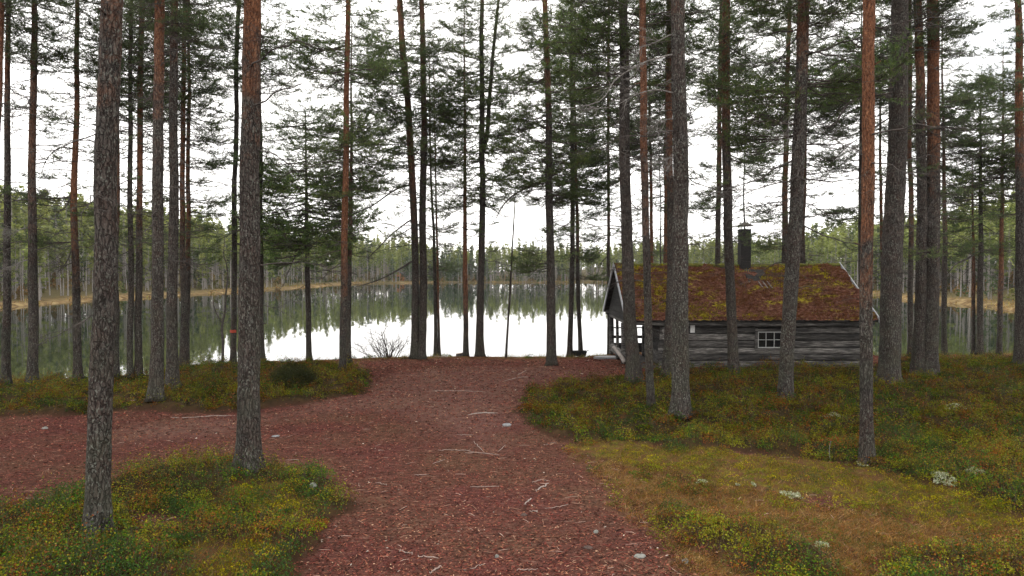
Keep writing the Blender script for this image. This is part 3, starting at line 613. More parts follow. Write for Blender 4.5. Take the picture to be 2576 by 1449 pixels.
T([(1594, 959), (1588, 850), (1580, 725), (1573, 450), (1571, 300), (1570, 0)], (38, 30, 22), 'stout dark scaly pine in front of the cabin porch', nick='porch pine', crown=20, dens=.9, Lm=2.3, lichen=.5, dead=.8, mat=NB, low=[(1500, 100, 3, 1.2), (1500, 200, 3, 1.1)])
T([(1638, 1019), (1629, 850), (1625, 725), (1619, 362), (1614, 0)], (19, 19, 16), 'slender grey pine with red brown upper trunk, right of the stout dark porch pine', nick='slender porch pine', orange=560, oamt=.8, crown=-60, dens=.9, lichen=.7)
T([(1640, 893), (1638, 600), (1636, 350), (1634, 100)], (12, 10, 7), 'thin red pine behind the cabin ridge, right next to the slender grey trunk', depth=31.6, orange=760, oamt=1, crown=420, dens=.9, Lm=1.8, Ht=16)
T([(1661, 893), (1660, 600), (1660, 350), (1659, 250)], (5, 4, 3), 'pole thin young pine behind the cabin roof, between two red trunks', depth=32, crown=470, dens=.7, Lm=1.1, Ht=12)
T([(1673, 893), (1673, 600), (1676, 350), (1680, 0)], (12, 10, 8), 'red pine behind the cabin roof, just left of two big overlapping trunks', depth=31.4, orange=760, oamt=1, crown=350, dens=.9, Ht=17)
T([(1678, 944), (1683, 830), (1686, 725), (1685, 362), (1684, 0)], (27, 18, 15), 'grey pine with pinkish upper trunk close behind the biggest trunk before the cabin', orange=500, oamt=.7, crown=0, dens=.8, lichen=.8)
T([(1714, 1042), (1714, 850), (1713, 725), (1711, 362), (1707, 0)], (46, 39, 33), 'biggest trunk before the cabin, pale grey with crusty lichen and long dead boughs reaching left', nick='crusty lichen pine', orange=60, oamt=.35, crown=-140, lichen=1.3, dead=.5, Ht=18,
  limbs=[([(1695, 135), (1650, 148), (1618, 158), (1548, 200), (1508, 255), (1403, 277)], 5, 0), ([(1690, 85), (1640, 110), (1588, 122)], 3.5, 0), ([(1700, 235), (1650, 226), (1600, 238), (1540, 268), (1463, 275)], 4, 0), ([(1703, 298), (1665, 303), (1640, 322)], 3, 0), ([(1700, 328), (1665, 332), (1633, 343), (1575, 342), (1510, 368)], 4, 1), ([(1700, 395), (1672, 400)], 3, 0)])
T([(1805, 893), (1805, 600), (1808, 450), (1813, 200), (1815, 0)], (18, 14, 9), 'dark red pine behind the cabin roof, left of the orange topped trunk', depth=31, orange=520, oamt=.6, crown=300, dens=.8, Ht=17, low=[(1780, 520, 3, .8)])
T([(1847, 939), (1843, 850), (1833, 725), (1828, 362), (1827, 0)], (27, 23, 19), 'pine with orange upper trunk close to the cabin front wall, left of the window', nick='wall pine', orange=430, oamt=.8, crown=40, dens=.85, Lm=2.0, lichen=.6, low=[(1880, 380, 4, 1.1), (1780, 440, 2, .7)])
T([(1873, 893), (1873, 560), (1874, 350), (1875, 120)], (6, 5, 4), 'pole thin pine straight behind the chimney', depth=32.2, crown=420, dens=.8, Lm=1.5, Ht=14)
T([(1975, 1004), (1982, 850), (1990, 725), (2004, 500), (2016, 200), (2021, 0)], (36, 34, 27), 'crooked lichen crusted pine leaning right, covering the right end of the cabin window', nick='crooked pine', orange=230, oamt=.7, crown=60, dens=.9, Lm=2.4, lichen=1.4, mat=NB, low=[(1960, 250, 3, 1.2), (1960, 330, 3, 1.1), (2080, 200, 3, 1.1)],
  limbs=[([(2030, 297), (2050, 312), (2072, 335), (2122, 362), (2164, 365)], 3.5, 0), ([(2028, 0), (2050, 18), (2068, 38), (2088, 55)], 4, 0), ([(2000, 285), (1985, 300), (1982, 350), (1970, 375)], 3, 0)])
T([(2021, 893), (2020, 600), (2024, 350), (2028, 150)], (16, 14, 8), 'dark straight pine behind the cabin, half hidden by the crooked lichen crusted one', depth=30.8, orange=640, oamt=.5, crown=330, dens=.9, Lm=2.0, Ht=16, low=[(2080, 330, 5, 1.1), (2090, 420, 4, 1.0)])
T([(1972, 893), (1973, 600), (1979, 250), (1982, 100)], (19, 16, 9), 'purplish red pine behind the cabin ridge, left of the crooked lichen crusted one', depth=30.7, orange=620, oamt=.8, crown=330, dens=.9, Lm=2.2, Ht=16.5, low=[(1920, 440, 4, 1.0), (1920, 540, 4, .9), (1900, 620, 3, .8)])
T([(2182, 1162), (2181, 900), (2183, 725), (2182, 362), (2183, 0)], (33, 29, 28), 'bright orange pine with grey foot, right foreground, before the right end of the cabin', nick='bright orange pine', orange=760, oamt=1, crown=-160, Ht=17, lichen=.9, dead=.4)
T([(2164, 905), (2164, 650), (2165, 350), (2168, 100)], (14, 12, 8), 'dark slim pine peeping out left of the bright orange foreground one', depth=29.9, crown=330, dens=.9, Lm=2.0, Ht=15.5, low=[(2120, 420, 4, .9), (2110, 540, 4, .9), (2100, 250, 4, 1.1)])
T([(2236, 962), (2240, 850), (2243, 725), (2251, 500), (2258, 300), (2262, 0)], (50, 49, 38), 'massive dark grey pine beside the right end of the cabin, thick limbs reaching left', nick='massive grey pine', crown=-30, dens=.8, Lm=2.6, lichen=.9, dead=.5, Ht=18, mat=NB, low=[(2180, 170, 3, 1.2), (2150, 230, 4, 1.2)],
  limbs=[([(2250, 165), (2232, 148), (2202, 143), (2132, 147), (2082, 168)], 9, 1), ([(2242, 245), (2212, 238), (2160, 248), (2130, 265), (2102, 308), (2075, 322)], 9, 1)])
T([(2221, 905), (2217, 600), (2216, 350), (2214, 100)], (12, 10, 6), 'thin reddish pine in the gap left of the massive dark grey one', depth=29.8, orange=660, oamt=.8, crown=300, dens=.8, Lm=1.5, Ht=15)
T([(2291, 897), (2291, 725), (2290, 350), (2289, 0)], (14, 12, 9), 'slim red brown pine between the massive dark grey trunk and a stout pair', nick='slim red pine', orange=640, oamt=.7, crown=150, dens=.7, Ht=17)
T([(2310, 944), (2316, 725), (2319, 362), (2309, 0)], (32, 25, 18), 'stout pine with reddish upper bark, left one of the pair at right', nick='reddish stout pine', orange=330, oamt=.85, crown=-60, dens=.8, lichen=.8)
T([(2337, 945), (2345, 725), (2350, 362), (2349, 0)], (40, 32, 25), 'stout orange topped pine, right one of the pair at right', nick='orange topped pine', orange=480, oamt=.95, crown=-60, dens=.8, lichen=.8)
T([(2376, 892), (2378, 725), (2374, 362), (2370, 150)], (14, 12, 5), 'slim brown shore pine close right of the stout pair', nick='slim brown pine', orange=640, oamt=.5, crown=230, dens=.9, Lm=1.9, Ht=14.5, low=[(2420, 640, 4, .6), (2400, 260, 4, .9)])
T([(2449, 891), (2450, 650), (2447, 450), (2446, 372)], (10, 8, 3), 'half dead thin pine with broken top beside a taller shore pine on the right', nick='half dead pine', orange=800, oamt=.7, crown=560, dens=.3, Lm=1.2, Ht=8.6, dead=2.0, low=[(2420, 520, 3, .6)])
T([(2464, 891), (2466, 725), (2467, 450), (2468, 160)], (16, 13, 6), 'grey shore pine with full rounded crown clear against the sky on the right', nick='round crowned pine', crown=330, dens=1.0, Lm=2.3, Ht=12.2, mat=NB, low=[(2420, 440, 4, .9), (2520, 430, 3, .8), (2500, 610, 3, .6), (2410, 560, 3, .8)], limbs=[([(2460, 632), (2435, 650), (2405, 665), (2372, 702)], 5, 1)])
T([(2513, 892), (2519, 725), (2521, 362), (2523, 180)], (13, 11, 6), 'slim orange shore pine between the round crowned grey one and the right edge', nick='slim orange pine', orange=800, oamt=.8, crown=300, dens=.85, Lm=1.9, Ht=13.2, mat=NB, low=[(2480, 520, 3, .7)])
T([(2570, 921), (2568, 725), (2567, 362), (2559, 0)], (33, 25, 14), 'pine cut by the right edge, orange above and grey below', nick='right edge pine', orange=470, oamt=.95, crown=170, dens=.6, lichen=.9)

# orange trail mark wrapped on the thin trunk (part of that tree)
d_ = redm.location[1]; c_ = atY(587, 833, d_) - np.array(redm.location)
mb = MB(); a = np.linspace(R(180), R(350), 12); rr = .125
def _ring(r_): return np.array([[[c_[0] + r_ * math.cos(t), c_[1] + r_ * math.sin(t), c_[2] + h + .01 * math.sin(t * 5)] for t in a] for h in (-.055, -.02, .02, .055)])
mb.quadgrid(_ring(.128)); mb.quadgrid(_ring(.120))
o = mb.build('trail_mark', ORANGEP, redm, True); o['label'] = 'orange red paint mark on the bark'

# small deciduous sapling
b_ = at_ground(560, 913); D_ = b_[1]; sap = empty('birch_sapling', b_); tag(sap, 'thin crooked dark sapling with few leaves, left of the paint marked pine', 'young tree')
rg = np.random.RandomState(5); mb = MB(); ml = MB()
st = smooth_path([atY(x, y, D_) for x, y in [(560, 913), (561, 860), (558, 825), (566, 780), (568, 740), (573, 700), (570, 665), (563, 640), (565, 596)]], 30) - b_; st[0] = (0, 0, -.05)
mb.tube(st, np.linspace(.055, .01, 30), 7)
br = smooth_path([atY(x, y, D_) for x, y in [(558, 812), (545, 790), (537, 768), (536, 755)]], 8) - b_; mb.tube(br, np.linspace(.03, .008, 8), 5)
mb.build('trunk', DEADDK, sap, True)
mt_ = MB(); tips = []
for k in range(40):
    i = rg.randint(8, 30); p = st[min(i, 29)]; a = rg.uniform(0, 6.28); l = rg.uniform(.12, .5); d = np.array([math.cos(a), math.sin(a), rg.uniform(.1, .7)]); q = p + d * l
    mt_.tube([p, p + d * l * .5 + rg.normal(0, .02, 3), q], [.008, .006, .003], 3); tips += [(p + (q - p) * rg.uniform(.5, 1.05) + rg.normal(0, .04, 3)) for _ in range(10 if i > 20 else 2)]
mt_.build('twigs', DEADDK, sap)
def leaf_quads(P, rng, size, colf, flat=.5):
    P = np.asarray(P); n = len(P); a = rng.normal(size=(n, 3)); a[:, 2] *= flat; a /= np.linalg.norm(a, axis=1)[:, None]
    b = np.cross(a, rng.normal(size=(n, 3))); b /= np.linalg.norm(b, axis=1)[:, None]; s = size * rng.uniform(.7, 1.3, (n, 1))
    V = np.stack([P - a * s * .5, P + b * s * .32, P + a * s * .5, P - b * s * .32], 1).reshape(-1, 3)
    i = np.arange(n)[:, None] * 4; F = np.concatenate([i + [0, 1, 2], i + [0, 2, 3]], 0)
    return V, F, np.repeat(colf, 4, 0)
def pal(rng, n, cols, wts=None):
    cols = np.array(cols); w_ = None if wts is None else np.array(wts) / np.sum(wts)
    c = cols[rng.choice(len(cols), n, p=w_)]; return c * rng.uniform(.7, 1.3, (n, 1))
ml.add(*[x if i < 2 else x for i, x in enumerate(leaf_quads(tips, rg, .055, pal(rg, len(tips), [(.06, .09, .02), (.10, .12, .03), (.04, .06, .02)])))][:2], 0, leaf_quads(tips, np.random.RandomState(5), .055, pal(np.random.RandomState(3), len(tips), [(.06, .09, .02), (.10, .12, .03)]))[2])
ml.build('leaves', LEAF, sap)

# bare bush on the shore
b_ = at_ground(975, 899); bush = empty('bare_bush', b_); tag(bush, 'leafless many stemmed bush on the bank in front of the bright water', 'bush')
mb = MB(); mb2 = MB(); D_ = b_[1]
def stem(p, d, l, r, lev, mb=mb):
    n = 5; pts = [np.array(p, float)]; d = np.array(d, float)
    for i in range(n - 1):
        d = d + rg.normal(0, .14, 3); d /= np.linalg.norm(d); pts.append(pts[-1] + d * l / (n - 1))
    mb.tube(pts, np.linspace(r, r * .35, n), 4)
    if lev < 2:
        for _ in range(rg.randint(3, 6)):
            i = rg.randint(1, n); e = d + rg.normal(0, .55, 3); e[2] = abs(e[2]) * .8 + .3; e /= np.linalg.norm(e); stem(pts[i], e, l * rg.uniform(.35, .6), r * .5, lev + 1, mb2)
stem((.03, 0, 0), (-.05, 0, 1), 1.25, .028, 0)
for k in range(34):
    x = rg.normal(-.08, .30); stem((x, rg.uniform(-.12, .12), 0), (x * 1.8 + rg.normal(0, .2), rg.normal(0, .3), 1), rg.uniform(.5, 1.0), rg.uniform(.009, .017), 0)
mb.build('stems', DEADDK, bush, True); mb2.build('twigs', DEADDK, bush)

# cut stump
b_ = at_ground(1156, 894); mb = MB(); n = 16; a = np.arange(n) / n * 6.283; r0 = .15
prof = [(0, 1.35), (.05, 1.15), (.14, 1.0), (.19, .98), (.2, .9)]
P = np.array([[[math.cos(t) * r0 * k * (1 + .08 * math.sin(3 * t) + .05 * math.sin(7 * t)), math.sin(t) * r0 * k, z + .02 * math.cos(t)] for t in a] for z, k in prof])
mb.quadgrid(P, 0, closed=True); stp = mb.build('stump', DEADDK, None, True, loc=b_ - [0, 0, .03]); tag(stp, 'low cut tree stump with a pale flank beside the foot of the orange red pine', 'stump')
mb = MB(); top = P[-1]; mb.add(np.concatenate([top + [0, 0, .003], [top.mean(0) + [0, 0, .006]]]), [(i, (i + 1) % n, n) for i in range(n)]); mb.build('cut_face', STUMPW, stp)

# ------------------------------------------------------------ log cabin
CX0, CX1 = 4.03, 12.89; YE, YR = 24.0, 26.93; YB = 2 * YR - YE; ZE, ZR = 1.725, 3.66
cab_z = -.07
cabin = empty('log_cabin', (8.5, 26.9, cab_z)); CO = np.array([8.5, 26.9, cab_z])
tag(cabin, 'low grey log cabin with mossy roof, left end porch and small paned window', 'cabin')
def CB(name, mb, mat, parent=cabin, smooth=False):
    mb.v = [v - CO for v in mb.v]; return mb.build(name, mat, parent, smooth)
rng = np.random.RandomState(42)
WX0, WX1, WY, WYB = 5.43, 12.62, 24.42, 27.9
def log(mb, p0, p1, h, t, seed):
    """squared, slightly irregular log from p0 to p1, height h, thickness t"""
    p0 = np.array(p0, float); p1 = np.array(p1, float); n = 22; d = p1 - p0; L_ = np.linalg.norm(d); d /= L_; nrm = np.cross(d, [0, 0, 1.]); P = []
    prof = [(-.28, -.5), (.28, -.5), (.44, -.42), (.51, -.25), (.54, 0), (.51, .25), (.44, .42), (.28, .5), (-.28, .5), (-.44, .42), (-.51, .25), (-.54, 0), (-.51, -.25), (-.44, -.42)]
    tone = .5 * (.42 + 1.1 * (math.sin(seed * 12.9898) * 43758.5453 % 1))
    for i in range(n):
        u = i / (n - 1) * L_; e = .010 * (vn(u * 1.3, seed * 3.1, 2) - .5) * 2; f_ = 1 + .05 * (vn(u * .9, seed * 7.7, 4) - .5) * 2
        P.append([p0 + d * u + nrm * (a * t + e) + np.array([0, 0, b * h * f_]) for a, b in prof])
    mb.quadgrid(np.array(P), 0, np.full((len(P) * len(prof), 3), tone), closed=True)
    for e in (0, -1):
        q = np.array(P[e]); c = q.mean(0); k = len(q); f = [(i, (i + 1) % k, k) for i in range(k)]; mb.add(np.concatenate([q, [c]]), f if e else [x[::-1] for x in f], 0, np.full((k + 1, 3), tone * 1.2))
LZ = [0.0, .30, .53, .77, 1.02, 1.27, 1.50, 1.74]        # log courses
WIN = (8.82, 9.70, .69, 1.27)
mb = MB()
for i in range(7):
    z0, z1 = LZ[i] + cab_z, LZ[i + 1] + cab_z; zc, h = (z0 + z1) / 2, (z1 - z0) * .93; e0 = rng.uniform(.10, .2); e1 = .05
    segs = [(WX0 - e0, WX1 + e1)]
    if z1 > WIN[2] + .03 and z0 < WIN[3] - .03: segs = [(WX0 - e0, WIN[0] - .1), (WIN[1] + .1, WX1 + e1)]
    for a, b in segs: log(mb, (a, WY + .07, zc), (b, WY + .07, zc), h, .15, i * 5 + a)
mb.box((WX0 - .05, WY - .04, -.16), (WX1 + .1, WY + .2, -.07), 0)
for a_, b_ in ((WX0 + .05, WIN[0] - .1), (WIN[1] + .1, WX1 - .05)): mb.box((a_, WY + .06, cab_z), (b_, WY + .10, ZE - .1), 0, [.06] * 3)
mb.box((WIN[0] - .1, WY + .062, cab_z), (WIN[1] + .1, WY + .098, WIN[2] - .03), 0, [.06] * 3); mb.box((WIN[0] - .1, WY + .062, WIN[3] + .03), (WIN[1] + .1, WY + .098, ZE - .1), 0, [.06] * 3)
CB('front_log_wall', mb, LOG)
mb = MB()
for i in range(7):
    z0, z1 = LZ[i] + cab_z, LZ[i + 1] + cab_z; zc, h = (z0 + z1) / 2, (z1 - z0) * .97
    log(mb, (WX0 + .02, WY - rng.uniform(.0, .03), zc + .02), (WX0 + .02, WYB + .15, zc + .02), h, .13, 40 + i)
CB('porch_side_log_wall', mb, LOG)
mb = MB()
for i in range(7):
    z0, z1 = LZ[i] + cab_z, LZ[i + 1] + cab_z; zc, h = (z0 + z1) / 2, (z1 - z0) * .97
    log(mb, (WX1, WY, zc + .02), (WX1, WYB + .12, zc + .02), h, .13, 60 + i)
CB('end_log_wall', mb, LOG)
mb = MB()
for i in range(7):
    z0, z1 = LZ[i] + cab_z, LZ[i + 1] + cab_z; zc, h = (z0 + z1) / 2, (z1 - z0) * .97
    log(mb, (WX0 - .1, WYB, zc), (WX1 + .1, WYB, zc), h, .15, 80 + i)
CB('back_log_wall', mb, LOG)
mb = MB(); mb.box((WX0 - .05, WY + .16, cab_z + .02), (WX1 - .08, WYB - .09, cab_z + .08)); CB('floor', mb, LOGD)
# window
fx0, fx1, fz0, fz1 = WIN
mb = MB(); y0 = WY - .035
mb.box((fx0 - .11, y0, fz0 - .12), (fx0 - .012, y0 + .09, fz1 + .12)); mb.box((fx1 + .012, y0, fz0 - .12), (fx1 + .11, y0 + .09, fz1 + .12))
mb.box((fx0 - .011, y0 + .003, fz1 + .015), (fx1 + .011, y0 + .09, fz1 + .10)); mb.box((fx0 - .011, y0 - .012, fz0 - .10), (fx1 + .011, y0 + .09, fz0 - .015))
win = CB('window', mb, LOG)
mb = MB(); yf = WY + .0
nx, nz_ = 3, 2
for a, b, c, d in [(fx0, fz0, fx1, fz0 + .028), (fx0, fz1 - .028, fx1, fz1), ]: mb.box((a, yf, b), (c, yf + .04, d))
for k in range(nx + 1):
    x = fx0 + (fx1 - fx0) * k / nx; hw = .013 if k in (0, nx) else .008
    x = min(max(x, fx0 + .014), fx1 - .014); mb.box((x - hw, yf - .003, fz0 + .001), (x + hw, yf + .042, fz1 - .001))
zc = (fz0 + fz1) / 2; mb.box((fx0, yf - .001, zc - .008), (fx1, yf + .04, zc + .008))
CB('sash', mb, FRAMEM, win)
mb = MB(); mb.box((fx0, yf + .048, fz0), (fx1, yf + .053, fz1)); CB('pane', mb, GLASS, win)
# roof: two planes as displaced shingle grids
def roof_plane(y_eave, y_ridge, nm, seed):
    nx_, ns = 300, 112; xs = np.linspace(CX0, CX1, nx_); ss = np.linspace(0, 1, ns); X, S = np.meshgrid(xs, ss)
    L_ = math.hypot(YR - YE, ZR - ZE); nrm = np.array([0, (ZR - ZE) * (1 if y_ridge > y_eave else -1) * -1, abs(YR - YE)]); nrm = nrm / np.linalg.norm(nrm)
    rows = 15; fr = (S * rows + .9 * (fbm(X * 1.4, S * rows * .5, 1 + seed, 3) - .5)) % 1
    jag = .10 * (vn(X * 9, np.floor(S * rows) * 5.3, 6 + seed) - .5)
    d = .02 + .032 * (1 - ((fr + jag) % 1)) * (.3 + 1.2 * vn(X * .9, S * 4, 8)) + .13 * sst(.35, .8, fbm(X * 2.2, S * L_ * 4.2, 2 + seed)) + .08 * (fbm(X * 8, S * L_ * 11, 5 + seed) - .5)
    d = np.where((S < .005) | (S > .995), .02, d)
    Y = y_eave + (y_ridge - y_eave) * S; Z = ZE + (ZR - ZE) * S
    Z = Z - .035 * np.sin(np.clip((X - CX0) / (CX1 - CX0), 0, 1) * math.pi) ** 1.0 * S
    X2 = X + .02 * (vn(X * 0 + 3, S * 40, 3) - .5)
    P = np.stack([X2, Y + nrm[1] * d, Z + nrm[2] * d], 2)
    P[0, :, 2] += -.05 * vn(xs * 14, xs * 0, 4) ; P[0, :, 1] -= .06 * vn(xs * 11, xs * 0 + 2, 5) * (1 if y_ridge > y_eave else -1)
    mb = MB(); mb.quadgrid(P)
    th = .085      # underside boards
    lo = np.array([[[CX0, y_eave, ZE - th], [CX0, y_ridge, ZR - th]], [[CX1, y_eave, ZE - th], [CX1, y_ridge, ZR - th]]])
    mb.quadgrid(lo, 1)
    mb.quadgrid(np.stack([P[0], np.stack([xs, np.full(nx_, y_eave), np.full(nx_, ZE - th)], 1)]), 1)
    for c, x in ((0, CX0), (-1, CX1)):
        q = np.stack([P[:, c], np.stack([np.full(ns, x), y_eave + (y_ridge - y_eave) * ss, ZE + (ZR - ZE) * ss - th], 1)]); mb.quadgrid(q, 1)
    return CB(nm, mb, [ROOFM, LOGD], smooth=False)
rf = roof_plane(YE, YR, 'front_roof_slope', 0); rb = roof_plane(YB, YR, 'back_roof_slope', 3)
# moss and heather tufts growing on the front slope
rg_ = np.random.RandomState(9); n = 42000; X = rg_.uniform(CX0 + .03, CX1 - .03, n); S = rg_.uniform(.0, .99, n)
q = fbm(X * 1.5, S * 7, 2); q2 = fbm(X * 5, S * 22, 5); k = (q + .5 * (q2 - .5) + .1 * rg_.rand(n)) > .42; X, S, q, q2 = X[k], S[k], q[k], q2[k]; n = len(X)
Y = YE + (YR - YE) * S; Z = ZE + (ZR - ZE) * S - .035 * np.sin((X - CX0) / (CX1 - CX0) * math.pi) * S; nr = np.array([0, -(ZR - ZE), YR - YE]); nr /= np.linalg.norm(nr)
C = np.stack([X, Y, Z], 1) + nr * (.03 + .13 * sst(.35, .8, fbm(X * 2.2, S * 3.51 * 4.2, 2)))[:, None]
h = rg_.uniform(.015, .06, n); u = rg_.normal(size=(n, 3)); u[:, 0] *= 1.2; u /= np.linalg.norm(u, axis=1)[:, None]; d = nr + u * .9; s = np.cross(d, rg_.normal(size=(n, 3))); s /= np.linalg.norm(s, axis=1)[:, None]
V = np.stack([C - s * .012 - nr * .02, C + s * .012 - nr * .02, C + d * h[:, None]], 1).reshape(-1, 3)
sel = fbm(X * 1.1 + 4, S * 5 + 3, 7) + .35 * (q2 - .5) + .12 * (rg_.rand(n) - .5); cl = np.zeros((n, 3)); cl[:] = (.095, .036, .024)
for th, c in ((.38, (.150, .066, .042)), (.46, (.075, .040, .020)), (.57, (.18, .145, .018)), (.62, (.30, .26, .03)), (.69, (.10, .085, .02))): cl[sel > th] = c
cl *= rg_.uniform(.6, 1.4, (n, 1)); mb = MB(); mb.add(V, np.arange(n * 3).reshape(-1, 3), 0, np.repeat(cl, 3, 0)); CB('roof_moss', mb, LEAF, rf)
# mossy ridge roll
n = 90; xs = np.linspace(CX0 - .03, CX1 + .02, n); mb = MB()
mb.tube(np.stack([xs, np.full(n, YR - .02), ZR + .01 - .035 * np.sin((xs - CX0) / (CX1 - CX0) * 3.14) + .03 * (vn(xs * 3, xs * 0, 2) - .5)], 1), .075 + .04 * vn(xs * 4, xs * 0, 7), 9, disp=lambda a, k: .3 * (vn(a * 3, k * .7, 5) - .5)); CB('mossy_ridge', mb, RIDGEM, smooth=True)
# barge boards
for nm_x, x in (('l', CX0), ('r', CX1)):
    for ye in (YE, YB):
        s = -.045 if x == CX0 else .012; mb = MB(); p0 = np.array([x + s, ye - (.06 if ye == YE else -.06), ZE - .07]); p1 = np.array([x + s, YR, ZR - .02])
        a = np.array([0, 0, .17]); t = np.array([.033, 0, 0]); q = [p0, p0 + t, p1 + t, p1]; V = np.array([p - [0, 0, .03] for p in q] + [p + a - [0, 0, .02] for p in q])
        mb.add(V, [(0, 1, 2), (0, 2, 3), (4, 6, 5), (4, 7, 6), (0, 4, 5), (0, 5, 1), (1, 5, 6), (1, 6, 2), (2, 6, 7), (2, 7, 3), (3, 7, 4), (3, 4, 0)]); o = CB('barge_board', mb, GREYB)
        if x == CX1: # capping strip lying on the roof edge
            pass
# eave purlins and rafters
mb = MB(); mb.box((CX0 + .05, YE + .10, ZE - .20), (CX1 - .05, YE + .22, ZE - .087), jit=.004); CB('eave_beam', mb, LOG)
mb = MB(); mb.box((CX0 + .05, YB - .35, ZE - .17), (CX1 - .05, YB - .2, ZE + .02), jit=.004); CB('eave_beam', mb, LOG)
# gable boarding (left, over the porch) and right gable
for x, nm in ((CX0 + .16, 'porch_gable'), (WX1 + .02, 'end_gable')):
    mb = MB(); rows = 8; lim = lambda y: ZE + (ZR - ZE) * (1 - abs(y - YR) / (YR - YE)) - .10
    for k in range(rows):
        z0 = ZE - .14 + k * .245; z1 = z0 + .235
        hw = (YR - YE) * (1 - (max(z0, ZE) - ZE + .12) / (ZR - ZE)) - .12; hw1 = (YR - YE) * (1 - (max(z1, ZE) - ZE + .12) / (ZR - ZE)) - .12
        if hw1 < .05: hw1 = .05
        if hw < .08: break
        V = []
        for dx in (0, .05): V += [(x + dx, YR - hw, z0), (x + dx, YR + hw, z0), (x + dx, YR + hw1, z1), (x + dx, YR - hw1, z1)]
        mb.add(V, [(0, 1, 2), (0, 2, 3), (4, 6, 5), (4, 7, 6), (0, 5, 1), (0, 4, 5), (1, 5, 6), (1, 6, 2), (2, 6, 7), (2, 7, 3), (3, 7, 4), (3, 4, 0)])
    CB(nm, mb, LOGD)  # gable's shade comes from this darkened log colour
mb = MB(); log(mb, (CX0 + .26, YE + .35, ZE - .18), (CX0 + .26, YB - .3, ZE - .18), .17, .17, 9); CB('porch_beam', mb, LOG)
mb = MB(); log(mb, (CX0 + .30, YR, ZR - .33), (WX0 + .1, YR, ZR - .33), .16, .16, 19); CB('ridge_beam', mb, LOGD)
# posts
for y, w_ in ((29.38, .20), (27.75, .12), (26.2, .19), (24.55, .18)):
    mb = MB(); z0 = gz(4.28, y) - .02; nn = 12; zz = np.linspace(z0, ZE - .27, nn); mb.tube(np.stack([4.29 + .01 * np.sin(zz * 3), np.full(nn, y), zz], 1), w_ / 2 * (1.04 - .03 * np.arange(nn) / nn), 10, disp=lambda a, k: .05 * (vn(a * 2, k, 3) - .5)); o = CB('porch_post', mb, LOG, smooth=True)
for x in (6.9, 9.3, 11.6):
    mb = MB(); z0 = gz(x, 29.35) - .04; mb.tube([(x, 29.35, z0), (x, 29.35, ZE - .16)], [.085, .08], 9); CB('porch_post', mb, LOG, smooth=True)
# rails on the lake side, low parapet wall and deck slab
for z, h in ((1.02, .05), (.66, .12)):
    mb = MB(); mb.box((4.38, 29.32, z - h), (6.82, 29.37, z), jit=.006); CB('rail', mb, LOGD)
mb = MB()
for k in range(2): log(mb, (4.29, 24.75, -.0 + .12 + k * .17), (4.29, 29.25, -.05 + .12 + k * .17), .165, .12, 120 + k)
CB('parapet', mb, LOG)
mb = MB(); mb.box((4.4, 29.28, -.05), (6.8, 29.42, .34), jit=.01); CB('back_parapet', mb, LOGD)
mb = MB(); mb.box((4.38, 24.5, -.10), (5.34, 29.2, -.03), jit=.004); CB('porch_floor', mb, LOG)
# chimney
cx, cy, cw = 9.13, 26.86, .195; mb = MB()
z0, z1 = 3.3, 5.05
for k in range(11):
    a = z0 + (z1 - z0) * k / 11; b = z0 + (z1 - z0) * (k + 1) / 11 - .008; e = rng.uniform(0, .006); mb.box((cx - cw - e, cy - cw - e, a), (cx + cw + e, cy + cw + e, b))
mb.box((cx - cw + .01, cy - cw + .01, z0), (cx + cw - .01, cy + cw - .01, z1 - .02)); mb.box((cx - cw - .015, cy - cw - .015, z1 - .02), (cx + cw + .015, cy + cw + .015, z1 + .03))
chim = CB('chimney', mb, CHIM)
mb = MB(); zt = z1 + .16; hw = .29
V = [(cx - hw, cy - hw, zt), (cx + hw, cy - hw, zt), (cx + hw, cy + hw, zt), (cx - hw, cy + hw, zt), (cx, cy, zt + .15)]; V2 = [(x, y, z - .012) for x, y, z in V]
mb.add(V, [(0, 1, 4), (1, 2, 4), (2, 3, 4), (3, 0, 4)]); mb.add(V2, [(1, 0, 4), (2, 1, 4), (3, 2, 4), (0, 3, 4)])
for sx in (-1, 1):
    for sy in (-1, 1): mb.tube([(cx + sx * cw * .85, cy + sy * cw * .85, z1), (cx + sx * cw * .85, cy + sy * cw * .85, zt + .05)], .011, 5)
CB('cap', mb, TIN, chim)
# roof hatch / snow board below the chimney
mb = MB(); yy = 26.3; zz = ZE + (ZR - ZE) * (yy - YE) / (YR - YE)
V = np.array([(8.95, yy - .42, zz - .28 + .12), (9.75, yy - .42, zz - .28 + .12), (9.72, yy + .2, zz + .13 + .13), (9.0, yy + .2, zz + .13 + .13)]); mb.add(np.concatenate([V, V - [0, 0, .10]]), [(0, 1, 2), (0, 2, 3), (0, 5, 1), (0, 4, 5), (1, 5, 6), (1, 6, 2), (3, 7, 4), (3, 4, 0), (2, 6, 7), (2, 7, 3)])
CB('roof_flashing_board', mb, LOGD)
mb = MB()
for k in range(5):
    x = 8.98 + k * .17; ya = yy - .45; za = ZE + (ZR - ZE) * (ya - YE) / (YR - YE) + .11; mb.tube([(x, ya, za), (x + .06, ya - .38, za - .25)], .018, 5)
CB('roof_laths', mb, DEAD)
# white notice on the wall
mb = MB(); mb.box((6.385, WY - .03, 1.24), (6.545, WY - .012, 1.53)); o = CB('notice', mb, WHITEP); o['label'] = 'small blank white notice on the log wall'
